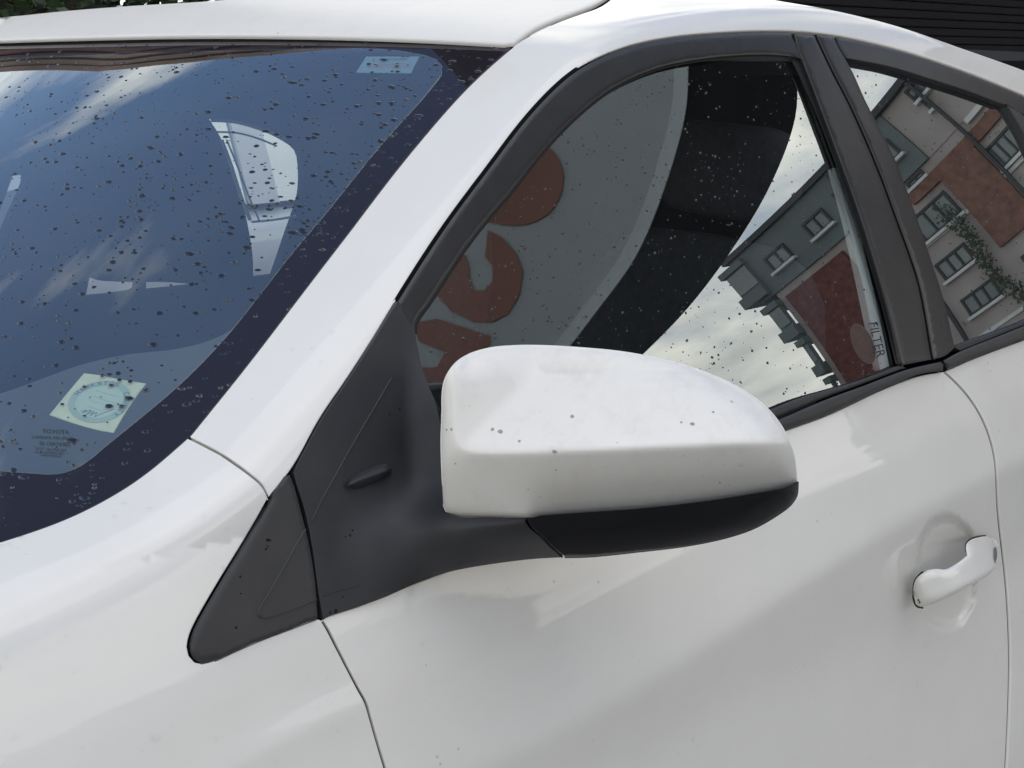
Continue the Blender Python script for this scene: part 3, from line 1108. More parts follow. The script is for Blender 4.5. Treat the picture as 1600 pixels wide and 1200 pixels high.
CAP_TOP = [(690, 640), (690, 618), (693, 597), (700, 581), (714, 564), (734, 552), (765, 543), (800, 539.5), (840, 539), (900, 542), (980, 550), (1060, 567), (1120, 588), (1170, 614), (1205, 643), (1227, 674), (1240, 705), (1245, 735), (1246.5, 756)]
CAP_BOT = [(1246.5, 756), (1225, 765), (1200, 770), (1100, 786), (1000, 797), (900, 804), (800, 809), (740, 809), (712, 807), (698, 802), (692, 790)]
CAP_LEFT = [(692, 790), (690, 745), (688.5, 690), (690, 640)]
cap_o = outline(CAP_TOP, CAP_BOT, CAP_LEFT, step=5)


def splus(v, w_):
    return w_ * np.log1p(np.exp(np.clip(v / w_, -40, 40)))


def bow(x):
    return np.sin(np.clip((x - 680) / 580, 0, 1) * math.pi) ** .8


def mir_l0(q):
    q = np.asarray(q, float)
    x, y = q[..., 0], q[..., 1]
    yc = 709 - .045 * splus(x - 800, 30)
    k = 15.0
    d = -k * np.log(np.exp(-np.clip((yc - y) / k, -50, 50)) + np.exp(-np.clip((x - 709) / k, -50, 50)))
    s_ = sbase(x) - .022 * bow(x) + .00034 * splus(d, 3.0) + .00055 * splus(-d, 2.5)
    return CAM + ray(q) * s_[..., None]


CAP_EDGE = curve(CAP_TOP[5:])


def cap_round(q):
    R_, e_ = 66.0, .026
    t = np.clip(dist_poly(q, CAP_EDGE) / R_, 0, 1)
    return -e_ * (1 - np.sqrt(np.maximum(0, 1 - (.97 * (1 - t)) ** 2)))


mir_l = pillow(bump_lift(mir_l0, cap_round), curve(CAP_BOT + CAP_LEFT[1:] + CAP_TOP[1:6]), 10, .005, False)
mirror = panel('side_mirror', cap_o, mir_l, PAINTM, car, grid=6, r=1.6, depth=.035, along_ray=True)
low_in = [(1248, 757), (1225, 767), (1200, 772), (1100, 788), (1000, 799), (900, 806), (845, 810)]
SH_BOT = [(882, 872), (920, 871), (1000, 863), (1080, 853), (1140, 840), (1180, 826), (1215, 806), (1236, 790), (1246, 775), (1248, 757)]
GAPM = [(822, 812), (829, 824), (846, 838), (862, 855), (880, 870)]
shell_o = outline([(x, y - 5) for x, y in low_in], [(845, 805), (826, 810)], [(x + 2.5, y) for x, y in GAPM], SH_BOT, [(1248, 757), (1248, 752)], step=5)


def sh_l0(q):
    q = np.asarray(q, float)
    x, y = q[..., 0], q[..., 1]
    yt = np.interp(x, [822, 845, 900, 1000, 1100, 1200, 1248], [812, 810, 806, 799, 788, 772, 757])
    s_ = sbase(x) - .020 * bow(x) + .004 + .00020 * (y - yt)
    return CAM + ray(q) * s_[..., None]


shell = panel('mirror_shell', shell_o, pillow(sh_l0, curve(SH_BOT), 45, .026, False), SHELL, mirror, grid=6, r=1.2, depth=.06, along_ray=True)
# foot of the mirror: the black panel on the door that grows out into the arm
ARM_BOT = [(505, 966), (520, 961), (560, 948), (600, 934), (650, 912), (678, 902), (705, 894), (760, 884), (830, 875), (880, 872)]
def foot_off(q):
    x, y = q[..., 0], q[..., 1]
    ridge = np.interp(x, [520, 575, 620, 690, 760, 840, 900], [862, 848, 836, 826, 819, 813, 810])
    bot = np.interp(x, [505, 560, 650, 705, 760, 880], [966, 948, 912, 894, 884, 872])
    out_ = .030 * sstep(520, 700, x) + .085 * sstep(600, 900, x)
    above = np.exp(-(np.maximum(0, ridge - y) / np.interp(x, [520, 700, 900], [55, 60, 30])) ** 2)
    t = np.clip((y - ridge) / np.maximum(bot - ridge, 1), 0, 1.2)
    below = 1 - .62 * np.clip(t, 0, 1) ** 1.6
    neck = .034 * sstep(628, 735, x) * sstep(480, 640, y)
    k = np.where(y < ridge, above, below)
    a = out_ * k
    return .003 + np.sqrt(a * a + neck * neck + .25 * a * neck)


def arm_l0(q):
    q = np.asarray(q, float)
    f0 = foot_off(q)
    return hit(q, lambda p: p[..., 1] - y_side(p[..., 0], p[..., 2]) + f0)


arm_l = pillow(arm_l0, curve(ARM_BOT[5:]), 14, .006, False)
arm_o = outline([FA, (630, 488), (640, 507), (648, 508)], [(648, 508), (649, 522), (653, 545), (659, 570), (668, 598), (684, 640), (692, 690)], [(692, 690), (695, 750), (696, 786), (702, 801), (716, 807), (760, 808)], [(760, 808), (800, 808), (822, 808)], [(822, 808), (822, 812)], [(x - 1.5, y + 1) for x, y in GAPM], ARM_BOT[::-1], [(505, 966), (498, 925), (488, 852), (476, 795), (464, 757), (459, 738)], [(459, 738)] + beside(part_of(PILLAR_OUT, (466, 715), (612, 480)), 3.2) + [FA], step=6)
arm = panel('mirror_foot', arm_o, arm_l, ARM, mirror, grid=6, r=1.3, depth=.014)
groove_gap('shell_gap', GAPM[:-1] + [(873, 864)], 7, lambda q: arm_l0(q) + ray(q) * .012, mirror)
ribbon('moulded_line', [(612, 590), (580, 645), (550, 696), (520, 750), (500, 786), (488, 812)], 2.8, arm_l, ARM, mirror, .0017, 5)
ribbon('moulded_line', [(506, 930), (530, 922), (562, 913)], 2.6, arm_l, ARM, mirror, .0013, 4)
FIN = outline([(541, 762), (544, 752), (553, 744), (570, 736), (590, 728), (603, 725)], [(603, 725), (612, 732), (611, 741)], [(611, 741), (598, 750), (575, 759), (556, 764), (541, 762)], step=3)
fin_l = bump_lift(pillow(lambda q: arm_l0(q) - ray(q) * .011, FIN, 11, .008), crease_h(curve([(545, 756), (575, 746), (609, 734)]), .0005, 2, 15))
panel('locating_fin', FIN, fin_l, ARM, mirror, grid=3, r=1, depth=.012, along_ray=True)
# silvered glass at the back of the housing
mg = []
for a in range(28):
    an = a * 2 * math.pi / 28
    mg.append((955 + 225 * abs(math.cos(an)) ** .7 * math.copysign(1, math.cos(an)), 675 + 92 * abs(math.sin(an)) ** .7 * math.copysign(1, math.sin(an))))
mgq = np.array(mg)
mgP = CAM + ray(mgq) * np.array([sbase(x) + .140 for x in mgq[:, 0]])[:, None]
mesh('mirror_glass', np.vstack([mgP, mgP + [.004, .003, 0]]), [tuple(range(28)), tuple(range(55, 27, -1))] + [(i, (i + 1) % 28, 28 + (i + 1) % 28, 28 + i) for i in range(28)], pmat('mirror_silver', (.8, .8, .82), .02, metal=1.0), mirror, False)
hb = offset_loop(cap_o, 10)[0]
hbi = offset_loop(cap_o, 34)[0]
hP0 = CAM + ray(hb) * np.array([sbase(x) + .085 for x in hb[:, 0]])[:, None]
hP1 = CAM + ray(hbi) * np.array([sbase(x) + .145 for x in hbi[:, 0]])[:, None]
nH = len(hb)
mesh('mirror_bezel', np.vstack([hP0, hP1]), [(i, (i + 1) % nH, nH + (i + 1) % nH, nH + i) for i in range(nH)], SHELL, mirror, True)

# ---- stickers and print on the glass
st_l = L_ws(.010)
sticker = panel('inspection_sticker', outline([(131, 583), (155, 586), (190, 593), (228, 599)], [(228, 599), (212, 620), (196, 644), (177, 676)], [(177, 676), (150, 671), (118, 662), (77, 648)], [(77, 648), (105, 614), (131, 583)], step=6), st_l, PAPER, windshield, grid=8, r=.5, depth=.001)


def st_uv(u, v):                     # sticker coordinates -> survey px
    return (131 + (228 - 131) * u + (77 - 131) * v + (177 - 228 - 77 + 131) * u * v, 583 + (599 - 583) * u + (648 - 583) * v + (676 - 599 - 648 + 583) * u * v)


def ring_strip(cx, cy, ro, ri, off, mat, name, n=48):
    o = [st_uv(cx + ro * math.cos(2 * math.pi * k / n), cy + ro * math.sin(2 * math.pi * k / n)) for k in range(n)]
    l_ = L_ws(off)
    Po = l_(np.array(o))
    if ri > 0:
        i_ = [st_uv(cx + ri * math.cos(2 * math.pi * k / n), cy + ri * math.sin(2 * math.pi * k / n)) for k in range(n)]
        Pi = l_(np.array(i_))
        return mesh(name, np.vstack([Po, Pi]), [(k, (k + 1) % n, n + (k + 1) % n, n + k) for k in range(n)], mat, windshield, False)
    return mesh(name, Po, [tuple(range(n))], mat, windshield, False)


SEALF = pmat('pale_green_seal_field', (0.58, 0.66, 0.54), 0.7, 0.2)
ring_strip(.52, .50, .44, 0, .0095, SEALF, 'seal_field')
ring_strip(.52, .50, .44, .34, .0092, GREENINK, 'seal_ring')
for k, chx in enumerate('HAMKSTON  COUNTY '):
    if chx == ' ': continue
    a = math.radians(190 + k * 13)
    c_, s_ = math.cos(a), math.sin(a)
    rr, hw, hh = .39, .030, .038
    qd = []
    for du, dvv in ((-1, 1), (1, 1), (1, -1), (-1, -1)):
        qd.append(st_uv(.52 + (rr + hh * dvv) * c_ - hw * du * s_, .50 + (rr + hh * dvv) * s_ + hw * du * c_))
    text_quad('seal_lettering', chx, qd, L_ws(.0088), INK, windshield)
sq = L_ws(.0088)
for (u0, v0, u1, v1) in ((.36, .30, .74, .33), (.36, .42, .78, .46), (.34, .50, .60, .53), (.34, .62, .70, .66)):
    ribbon('seal_rule', [st_uv(u0, v0), st_uv((u0 + u1) / 2, (v0 + v1) / 2 + .012), st_uv(u1, v1)], 1.0, sq, GREENINK, windshield, 0, 4)
sig = [(.36, .77), (.44, .72), (.40, .79), (.50, .70), (.47, .80), (.55, .71), (.53, .80), (.60, .72), (.60, .80), (.68, .70), (.80, .58)]
ribbon('signature', [st_uv(u, v) for u, v in sig], 1.3, sq, INK, windshield, 0, 2)
for txt, x0, x1, yt, yb, dy in (('TOYOTA', 66, 108, 670, 676, 2), ('LAMISAFE 43R-00195', 50, 114, 680, 684.5, 2.5), ('E6 CERTIFIED', 62, 110, 689, 694.5, 3), ('DOT 166 M65 AS1', 56, 103, 698, 702, 3), ('AGC LAMINATED', 54, 100, 704, 707.5, 2), ('TEMPERED', 62, 96, 709, 712, 2)):
    text_quad('glass_mark', txt, [(x0, yt), (x1, yt + dy), (x1, yb + dy), (x0, yb)], L_ws(.0045), FAINT, windshield)
TOP = pmat('toll_sticker_film', (0.24, 0.33, 0.36), 0.6, 0.2)
toll = panel('permit_sticker', outline([(572, 88), (655, 88)], [(655, 88), (642, 114)], [(642, 114), (556, 113)], [(556, 113), (572, 88)], step=8), st_l, TOP, windshield, grid=9, r=.4, depth=.001)
text_quad('permit_lettering', 'Approved', [(592, 89), (636, 89), (634, 96), (590, 96)], L_ws(.009), INK, windshield)
text_quad('permit_lettering', 'ROADWORTHY', [(578, 99), (642, 98), (640, 105), (575, 106)], L_ws(.009), REDINK, windshield)
# glass mark on the door window, running up beside the rear edge
gm_l = L_side(.0085)
text_quad('glass_mark', 'FILTER', [(1371, 503), (1384, 556), (1370, 560), (1358, 505)], gm_l, FAINT, window_glass)
ov = [(1348 + 17 * math.cos(a), 537 + 32 * math.sin(a)) for a in np.linspace(0, 2 * math.pi, 25)[:-1]]
ov = [(x + (y - 537) * .32, y) for x, y in ov]
mesh('oval_sticker', np.vstack([L_side(.016)(np.array(ov)), L_side(.017)(np.array(ov))]), [tuple(range(24)), tuple(range(47, 23, -1))] + [(i, (i + 1) % 24, 24 + (i + 1) % 24, 24 + i) for i in range(24)], pmat('grey_sticker_back', (.09, .095, .085), .6), window_glass, False)

# ---- cabin
def cabin():
    yf = 1.62
    H1 = curve([(327, 186), (372, 190), (410, 203), (440, 216), (468, 236), (474, 270), (472, 305), (462, 338), (452, 366), (440, 402), (430, 430)], 9)
    H1 = np.vstack([H1, curve([(430, 430), (396, 434)], 9)[1:], curve([(396, 434), (395, 400), (386, 345), (366, 270), (345, 215), (327, 186)], 9)[1:-1]])
    H2 = outline([(141, 430), (150, 437), (180, 440), (216, 441)], [(216, 441), (214, 452), (190, 458), (134, 464)], [(134, 464), (141, 430)], step=8)
    H3 = outline([(229, 441), (260, 441), (312, 445)], [(312, 445), (260, 451), (228, 454)], [(228, 454), (229, 441)], step=8)
    H4 = outline([(20, 275), (40, 275), (12, 350), (-20, 430)], [(-20, 430), (-34, 420), (0, 330), (20, 275)], step=9)
    lf = L_plane((0, yf, 0), (0, 1, 0))
    # far inner wall with the openings one sees daylight through
    bo = np.array([(-700, 62), (-700, 1100), (1900, 1100), (1900, 290), (1600, 165), (1300, 66), (1000, 62)], float)
    bo = outline(*[[tuple(bo[i]), tuple(bo[(i + 1) % 7])] for i in range(7)], step=60)
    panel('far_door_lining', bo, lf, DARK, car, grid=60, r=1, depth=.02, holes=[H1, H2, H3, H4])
    lt = L_plane((0, yf - .02, 0), (0, 1, 0))
    for nm, pts, w_ in (('window_surround', [(328, 188), (365, 190), (400, 199), (428, 209), (446, 216)], 5.5), ('window_surround', [(336, 206), (372, 208), (405, 217), (432, 228)], 3),
                        ('window_surround', [(346, 218), (360, 255), (376, 305), (391, 344)], 6), ('window_surround', [(354, 218), (372, 262), (388, 305), (404, 342)], 2.5),
                        ('window_surround', [(392, 347), (425, 344), (462, 338)], 3.5)):
        ribbon(nm, pts, w_, lt, CREAM, car, .004)
    # closed dark tub: floor, firewall, roof lining, near side below the glass, rear
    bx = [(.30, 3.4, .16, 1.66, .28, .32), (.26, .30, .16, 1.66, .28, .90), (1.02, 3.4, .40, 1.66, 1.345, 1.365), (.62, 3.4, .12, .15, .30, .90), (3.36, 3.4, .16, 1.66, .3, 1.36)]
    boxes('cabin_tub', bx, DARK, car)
    # dashboard
    do = outline([(-170, 650), (0, 613), (70, 588), (130, 567), (200, 552), (280, 543), (340, 525), (400, 488), (430, 455)], [(430, 455), (300, 700), (100, 760), (-170, 760)], [(-170, 760), (-170, 650)], step=14)
    panel('dashboard', do, L_tps([(-170, 650, 'y', .62), (0, 613, 'y', .60), (130, 567, 'y', .58), (340, 525, 'y', .42), (430, 455, 'y', .36), (0, 740, 'y', .42), (100, 760, 'y', .34), (300, 700, 'y', .26), (-170, 760, 'y', .46)], 1e-4), DASH, car, grid=18, r=2, depth=.06)
    # steering wheel
    st = Matrix.Translation((.86, .50, .90)) @ Matrix.Rotation(math.radians(62), 4, 'Y')
    V, F = [], []
    A, B, r1, r2 = 40, 10, .185, .016
    for a in range(A):
        for b in range(B):
            u, v = 2 * math.pi * a / A, 2 * math.pi * b / B
            V.append(st @ Vector(((r1 + r2 * math.cos(v)) * math.cos(u), (r1 + r2 * math.cos(v)) * math.sin(u), r2 * math.sin(v))))
            F.append((a * B + b, ((a + 1) % A) * B + b, ((a + 1) % A) * B + (b + 1) % B, a * B + (b + 1) % B))
    mesh('steering_wheel', V, F, DARK, car)
    # seats
    for sx, sy in ((1.55, .52), (1.55, 1.24)):
        def blob(name, cx, cy, cz, ax, ay, az, tilt, mat, par):
            V, F = [], []
            n1, n2 = 16, 10
            R_ = Matrix.Rotation(tilt, 4, 'Y')
            for i in range(n2 + 1):
                ph = -math.pi / 2 + math.pi * i / n2
                for j in range(n1):
                    th = 2 * math.pi * j / n1
                    f = lambda c: math.copysign(abs(c) ** .55, c)
                    V.append(Vector((cx, cy, cz)) + R_ @ Vector((ax * f(math.cos(ph)) * f(math.cos(th)), ay * f(math.cos(ph)) * f(math.sin(th)), az * f(math.sin(ph)))))
            for i in range(n2):
                for j in range(n1):
                    F.append((i * n1 + j, i * n1 + (j + 1) % n1, (i + 1) * n1 + (j + 1) % n1, (i + 1) * n1 + j))
            return mesh(name, V, F, mat, par)
        seatm = pmat('seat_cloth', (.055, .058, .070), .85, .2, var=.2, vscale=80)
        back = blob('front_seat', sx, sy, .80, .07, .23, .30, math.radians(14), seatm, car)
        blob('headrest', sx + .09, sy, 1.19, .045, .13, .075, math.radians(8), seatm, back)
        blob('seat_cushion', sx - .25, sy, .50, .26, .24, .07, 0, seatm, back)
    # narrow pale strip, just behind the rear edge of the glass
    bp = outline([(1303, 262), (1316, 262)], [(1316, 262), (1336, 330), (1360, 430), (1378, 510), (1390, 572)], [(1390, 572), (1376, 578)], [(1376, 578), (1362, 510), (1344, 425), (1322, 330), (1303, 262)], step=7)
    panel('pale_edge_strip', bp, L_side(.015), pmat('pale_strip_matte', (.80, .85, .83), .8), car, grid=8, r=1, depth=.01)


cabin()

# ---- rain
clear = [fr_in]
RAIN_WS = np.array([(-150, 64)] + [p for p in WS_TOP if p[0] > -140] + WS_RIGHT + WS_LOW[:-14] + [(-150, 884)])
drops('raindrops', [RAIN_WS], lw0, 1150, .0007, .0031, DROPDARK, windshield, .22, stretch=1.5, clump=.1, dens=lambda q: np.interp(q[1], [60, 350, 560, 800], [1, .8, .35, .30]) * (1 if q[0] > -60 else .3))
drops('raindrops', [RAIN_WS], lw0, 420, .0006, .0022, DROPSIDE, windshield, .38, stretch=1.5, clump=.25)
drops('raindrops', [glass_o], gl_l, 1100, .0005, .0017, DROPSIDE, window_glass, .55, clump=.15)
drops('raindrops', [rg_o], gl_l, 260, .0006, .0020, DROPSIDE, rear_glass, .55, clump=.3)
drops('raindrops', [door_o], door_l, 110, .0007, .0024, WATER, front_door, .32, excl=[CUP], dens=lambda q: 1 if q[1] < 1190 else .2)
drops('raindrops', [fender_o], fender_l, 60, .0008, .0030, WATER, fender, .30, dens=lambda q: 1 if (0 < q[0] and q[1] < 1195) else .1)
drops('raindrops', [cap_o], mir_l, 16, .0008, .0026, WATER, mirror, .35)
drops('dirt_flecks', [tri_o], tri_l, 9, .0006, .0022, DIRT, tri, .10, clump=.5)
drops('dirt_flecks', [arm_o[arm_o[:, 0] < 690]], arm_l, 9, .0006, .0020, DIRT, arm, .10, clump=.5)
drops('dirt_flecks', [cap_o[cap_o[:, 1] > 640]], mir_l, 26, .0004, .0019, pmat('dried_dirt', (.36, .33, .28), .8), mirror, .08, clump=.3)
drops('raindrops', [p1_o, p2_o], L_side(-.004), 46, .0007, .0018, DROPDARK, front_door, .5)
drops('raindrops', [rail_o[(rail_o[:, 0] < 1000)]], rail_l, 12, .001, .003, WATER, rail, .3)

# ================================================================== what stands round the car
GREYWALL = pmat('pinkish_grey_render', (.40, .36, .345), .85, .2, var=.12, vscale=.8)
ATTIC = pmat('grey_green_cladding', (.135, .165, .165), .6, .3, var=.1, vscale=.6)
REDBRICK = pmat('red_brickwork', (.15, .062, .055), .85, .2, var=.3, vscale=6)
ORBRICK = pmat('orange_brickwork', (.21, .115, .09), .85, .2, var=.25, vscale=5)
DKFRAME = pmat('dark_window_frame', (.03, .035, .04), .5)
PANE = pmat('window_pane', (.10, .14, .15), .05, .8)
WHITEF = pmat('pale_balcony_panel', (.62, .64, .62), .6)


def window(parent, X, y0, y1, z0, z1, n=2):
    """window on the wall x = X facing -x: frame with recess, panes, sill"""
    t = .07
    fr = boxes('window', [(X - .06, X + .1, y0, y1, z0, z0 + t), (X - .06, X + .1, y0, y1, z1 - t, z1), (X - .06, X + .1, y0, y0 + t, z0 + t, z1 - t), (X - .06, X + .1, y1 - t, y1, z0 + t, z1 - t)], DKFRAME, parent)
    wd = (y1 - y0 - 2 * t) / n
    for k in range(n):
        a = y0 + t + k * wd
        boxes('pane', [(X - .01, X + .02, a + .03, a + wd - .03, z0 + t, z1 - t)], PANE, fr)
        if k:
            boxes('mullion', [(X - .05, X + .08, a - .03, a + .03, z0 + t, z1 - t)], DKFRAME, fr)
    boxes('sill', [(X - .16, X + .02, y0 - .06, y1 + .06, z0 - .08, z0 - .003)], WHITEF, fr)


def apartments():
    b = tag(empty('apartment_block', (26, -3, 0)), 'apartment block across the street with brick panels, mirrored in the door glass', 'building')
    X = 21.0
    boxes('wall', [(X, 32, -13.0, 10, 0, 7.6)], GREYWALL, b)
    boxes('upper_storey', [(X - .10, 32.1, -13.46, -6.95, 7.6, 9.25)], ATTIC, b)
    boxes('upper_wall', [(X - .02, 32.05, -6.94, 10.2, 7.603, 9.25)], GREYWALL, b)
    boxes('parapet', [(X - .22, 32.2, -13.6, 10.3, 9.25, 9.42)], DKFRAME, b)
    boxes('brick_panel', [(X - .12, X, -12.75, -10.55, 3.4, 7.33)], REDBRICK, b)
    boxes('brick_band', [(X - .12, X, -8.15, -4.7, 6.98, 7.30), (X - .12, X, -7.15, -5.85, 4.7, 6.978)], ORBRICK, b)
    boxes('brick_panel', [(X - .12, X, -4.2, -1.5, 1.2, 7.3)], REDBRICK, b)
    boxes('brick_panel', [(X - .12, X, 2.0, 4.6, 1.2, 7.3)], REDBRICK, b)
    for z0, z1, y in ((8.05, 8.9, -13.9), (6.45, 7.2, -13.55), (5.0, 5.75, -13.3), (3.7, 4.3, -13.2), (2.2, 3.0, -13.1)):
        bay = boxes('bay_window', [(X - .3, X + 2.5, y, -12.98, z0 - .35, z0 - .003), (X - .3, X + 2.5, y, -12.98, z1 + .003, z1 + .2), (X - .2, X - .1, y + .1, -13.0, z0, z1)], ATTIC, b)
        boxes('pane', [(X - .24, X - .21, y + .15, -13.02, z0 + .1, z1 - .05)], PANE, bay)
    for y0, y1, z0, z1, n in ((-10.9, -10.1, 8.1, 8.65, 2), (-9.6, -8.9, 8.1, 8.7, 2), (-8.62, -7.31, 6.02, 6.77, 3), (-8.86, -7.85, 4.87, 5.42, 3), (-8.86, -7.82, 3.7, 4.24, 3),
                              (-6.0, -5.45, 8.75, 9.15, 1), (-5.9, -5.75, 8.35, 8.9, 1), (-7.93, -7.33, 7.36, 7.56, 2), (-5.75, -4.75, 6.1, 6.75, 3), (-4.6, -3.5, 7.9, 8.6, 2), (-5.2, -4.4, 4.7, 5.4, 2), (-6.9, -6.0, 3.5, 4.2, 3), (-5.2, -4.4, 3.4, 4.1, 2), (-8.2, -7.3, 8.15, 8.7, 2)):
        window(b, X - .1 if (z0 > 7.6 and y0 < -7) else X - .02 if z0 > 7.6 else X, y0, y1, z0, z1, n)
    for y in (-9.25, -5.75, -1.2):
        boxes('downpipe', [(X - .26, X - .16, y, y + .10, .2, 9.2)], DKFRAME, b)
    for z in (3.05, 5.9):
        boxes('string_course', [(X - .07, X, -10.5, -4.25, z, z + .10)], WHITEF, b)
    window(b, X - .1, -12.5, -11.7, 8.1, 8.65, 2)
    boxes('balcony_panel', [(X - .14, X, -5.5, -4.8, 7.45, 7.58)], WHITEF, b)
    for y in (-3.9, -1.0, 2.2, 5.0, 7.5):
        for z in (1.0, 3.7, 6.2):
            window(b, X - .12 if (-4.2 < y < -1.5 or 2 < y < 4.6) else X, y, y + 1.3, z, z + 1.2, 3)
    for y in (-11.8, -9.8, -6.6):
        window(b, X, y, y + 1.2, 1.0, 2.3, 2)
    # creeper growing on the wall between the windows
    V, F = [], []
    for k in range(900):
        t = RNG.random()
        y = -7.75 + .55 * t + RNG.normal(0, .10) + .16 * math.sin(t * 9)
        z = 6.4 - 4.2 * t + RNG.normal(0, .16)
        x = X - .18 - RNG.random() * .22
        a, c = RNG.uniform(0, 6.28), RNG.uniform(.03, .06)
        i = len(V)
        d1 = np.array([RNG.uniform(-.4, .4), math.cos(a), math.sin(a)]) * c
        d2 = np.array([RNG.uniform(-.4, .4), -math.sin(a), math.cos(a)]) * c * .6
        p = np.array([x, y, z])
        V += [p - d1, p + d2, p + d1, p - d2]
        F.append((i, i + 1, i + 2, i + 3))
    cr = mesh('creeper', V, F, pmat('creeper_leaf', (.035, .055, .03), .6, var=.5, vscale=3), None, False)
    tag(cr, 'dark green creeper climbing the wall of the apartment block', 'creeper')
    # the rest of the street front opposite the car
    h = tag(empty('brick_terrace', (8, -23, 0)), 'long low terrace of brown brick houses opposite the car', 'building')
    boxes('wall', [(-22, 17, -30, -22, 0, 4.6)], pmat('brown_brickwork', (.22, .15, .12), .85, .2, var=.25, vscale=4), h)
    bm_v = [(-22.3, -21.7, 4.6), (17.3, -21.7, 4.6), (17.3, -26, 6.4), (-22.3, -26, 6.4), (-22.3, -30.3, 4.6), (17.3, -30.3, 4.6)]
    mesh('roof', bm_v, [(0, 1, 2, 3), (3, 2, 5, 4), (0, 3, 4), (1, 5, 2), (0, 4, 5, 1)], pmat('slate_roof', (.10, .10, .11), .7, var=.2, vscale=3), h, False)
    for k in range(9):
        x0 = -20 + k * 4.1
        fr = boxes('window', [(x0, x0 + 1.4, -22.05, -21.92, 1.0, 2.4)], DKFRAME, h)
        boxes('pane', [(x0 + .08, x0 + 1.32, -21.918, -21.90, 1.08, 2.32)], PANE, fr)


apartments()


def flag():
    az = math.radians(50)
    dirh = np.array([math.sin(az), -math.cos(az), 0]); e1 = np.array([math.cos(az), math.sin(az), 0])
    P0 = np.array([1., .2, 0]) + 2.6 * dirh
    r = tag(empty('feather_flag', tuple(P0 + e1 * -2.3)), 'grey leaning feather flag with large brown letters, mirrored in the front door glass', 'flag')
    W = lambda u, z, o=0.0: P0 + e1 * u + np.array([0, 0, z]) + dirh * o

    def slab(name, pts, mat, o0, o1, parent):
        pts = np.array(pts)
        n = len(pts)
        V = [W(u, z, o0) for u, z in pts] + [W(u, z, o1) for u, z in pts]
        T = delaunay_2d_cdt([Vector(p) for p in pts], [(i, (i + 1) % n) for i in range(n)], [], 1, 1e-5)
        tri = [tuple(f) for f in T[2]]
        F = tri + [tuple(i + n for i in f[::-1]) for f in tri] + [(i, (i + 1) % n, n + (i + 1) % n, n + i) for i in range(n)]
        o = mesh(name, V, F, mat, parent, False)
        bm = bmesh.new(); bm.from_mesh(o.data); bmesh.ops.recalc_face_normals(bm, faces=bm.faces[:]); bm.to_mesh(o.data); bm.free()
        return o
    hem = [(1.02, 3.12), (.88, 2.99), (.78, 2.89), (.61, 2.71), (.33, 2.47), (.02, 2.23), (-.24, 2.09), (-.39, 2.01), (-.63, 1.89), (-.86, 1.80), (-1.2, 1.68)]
    blk = [(1.32, 2.84), (1.19, 2.69), (1.06, 2.56), (.90, 2.40), (.61, 2.20), (.32, 2.04), (.05, 1.91), (-.19, 1.82), (-.40, 1.75), (-.66, 1.64), (-1.25, 1.50)]
    hc, bc = curve(hem, .05), curve(blk, .05)
    slab('cloth', np.vstack([hc, [(-1.5, 2.2), (-1.2, 2.9), (-.6, 3.5), (.3, 3.7), (.9, 3.5)]]), pmat('grey_flag_cloth', (.34, .37, .385), .8, .2, var=.05, vscale=3), 0, .006, r)
    hi = hc + np.array([-.035, .045])
    slab('hem', np.vstack([hc, hi[::-1]]), pmat('pale_grey_hem', (.45, .49, .50), .8, .2), -.012, -.004, r)
    slab('border', np.vstack([bc, hc[::-1]]), pmat('black_flag_cloth', (.006, .006, .007), .9, .1), 0, .006, r)
    brown = pmat('brown_flag_print', (.24, .115, .09), .8, .2)
    l1 = curve([(-.34, 2.76), (-.29, 2.69), (-.22, 2.635), (-.13, 2.625), (-.05, 2.665), (.03, 2.75), (.075, 2.87), (.07, 2.97), (.02, 3.06)], .04)
    slab('letter', np.vstack([l1, [(-.1, 3.1), (-.3, 2.95)]]), brown, -.010, -.003, r)
    l2 = [(-.36, 2.71), (-.335, 2.64), (-.335, 2.54), (-.36, 2.44), (-.43, 2.345), (-.51, 2.29), (-.58, 2.29), (-.64, 2.34), (-.685, 2.44), (-.69, 2.54), (-.66, 2.64), (-.60, 2.70), (-.50, 2.66),
          (-.515, 2.60), (-.55, 2.53), (-.56, 2.475), (-.53, 2.45), (-.48, 2.47), (-.44, 2.54), (-.44, 2.60), (-.41, 2.64)]
    slab('letter', l2, brown, -.010, -.003, r)
    l3 = [(-.84, 2.48), (-.75, 2.44), (-.62, 2.235), (-.64, 2.20), (-.72, 2.155), (-.90, 2.07), (-1.02, 2.10), (-1.02, 2.35), (-.92, 2.42), (-.93, 2.27), (-.86, 2.22), (-.80, 2.27), (-.86, 2.38)]
    slab('letter', l3, brown, -.010, -.003, r)
    l4 = [(-1.05, 2.02), (-.80, 1.93), (-.92, 1.84), (-1.2, 1.78), (-1.25, 1.95)]
    slab('letter', l4, brown, -.010, -.003, r)
    V, F = [], []
    path = [W(-2.3, 0), W(-1.75, 1.0), W(-1.22, 1.66)]
    for p in path:
        for a in range(8):
            V.append(p + .015 * (math.cos(a * math.pi / 4) * e1 + math.sin(a * math.pi / 4) * dirh))
    for k in (0, 1):
        for a in range(8):
            F.append((k * 8 + a, k * 8 + (a + 1) % 8, k * 8 + 8 + (a + 1) % 8, k * 8 + 8 + a))
    mesh('pole', V, F, SHELL, r, True)


flag()


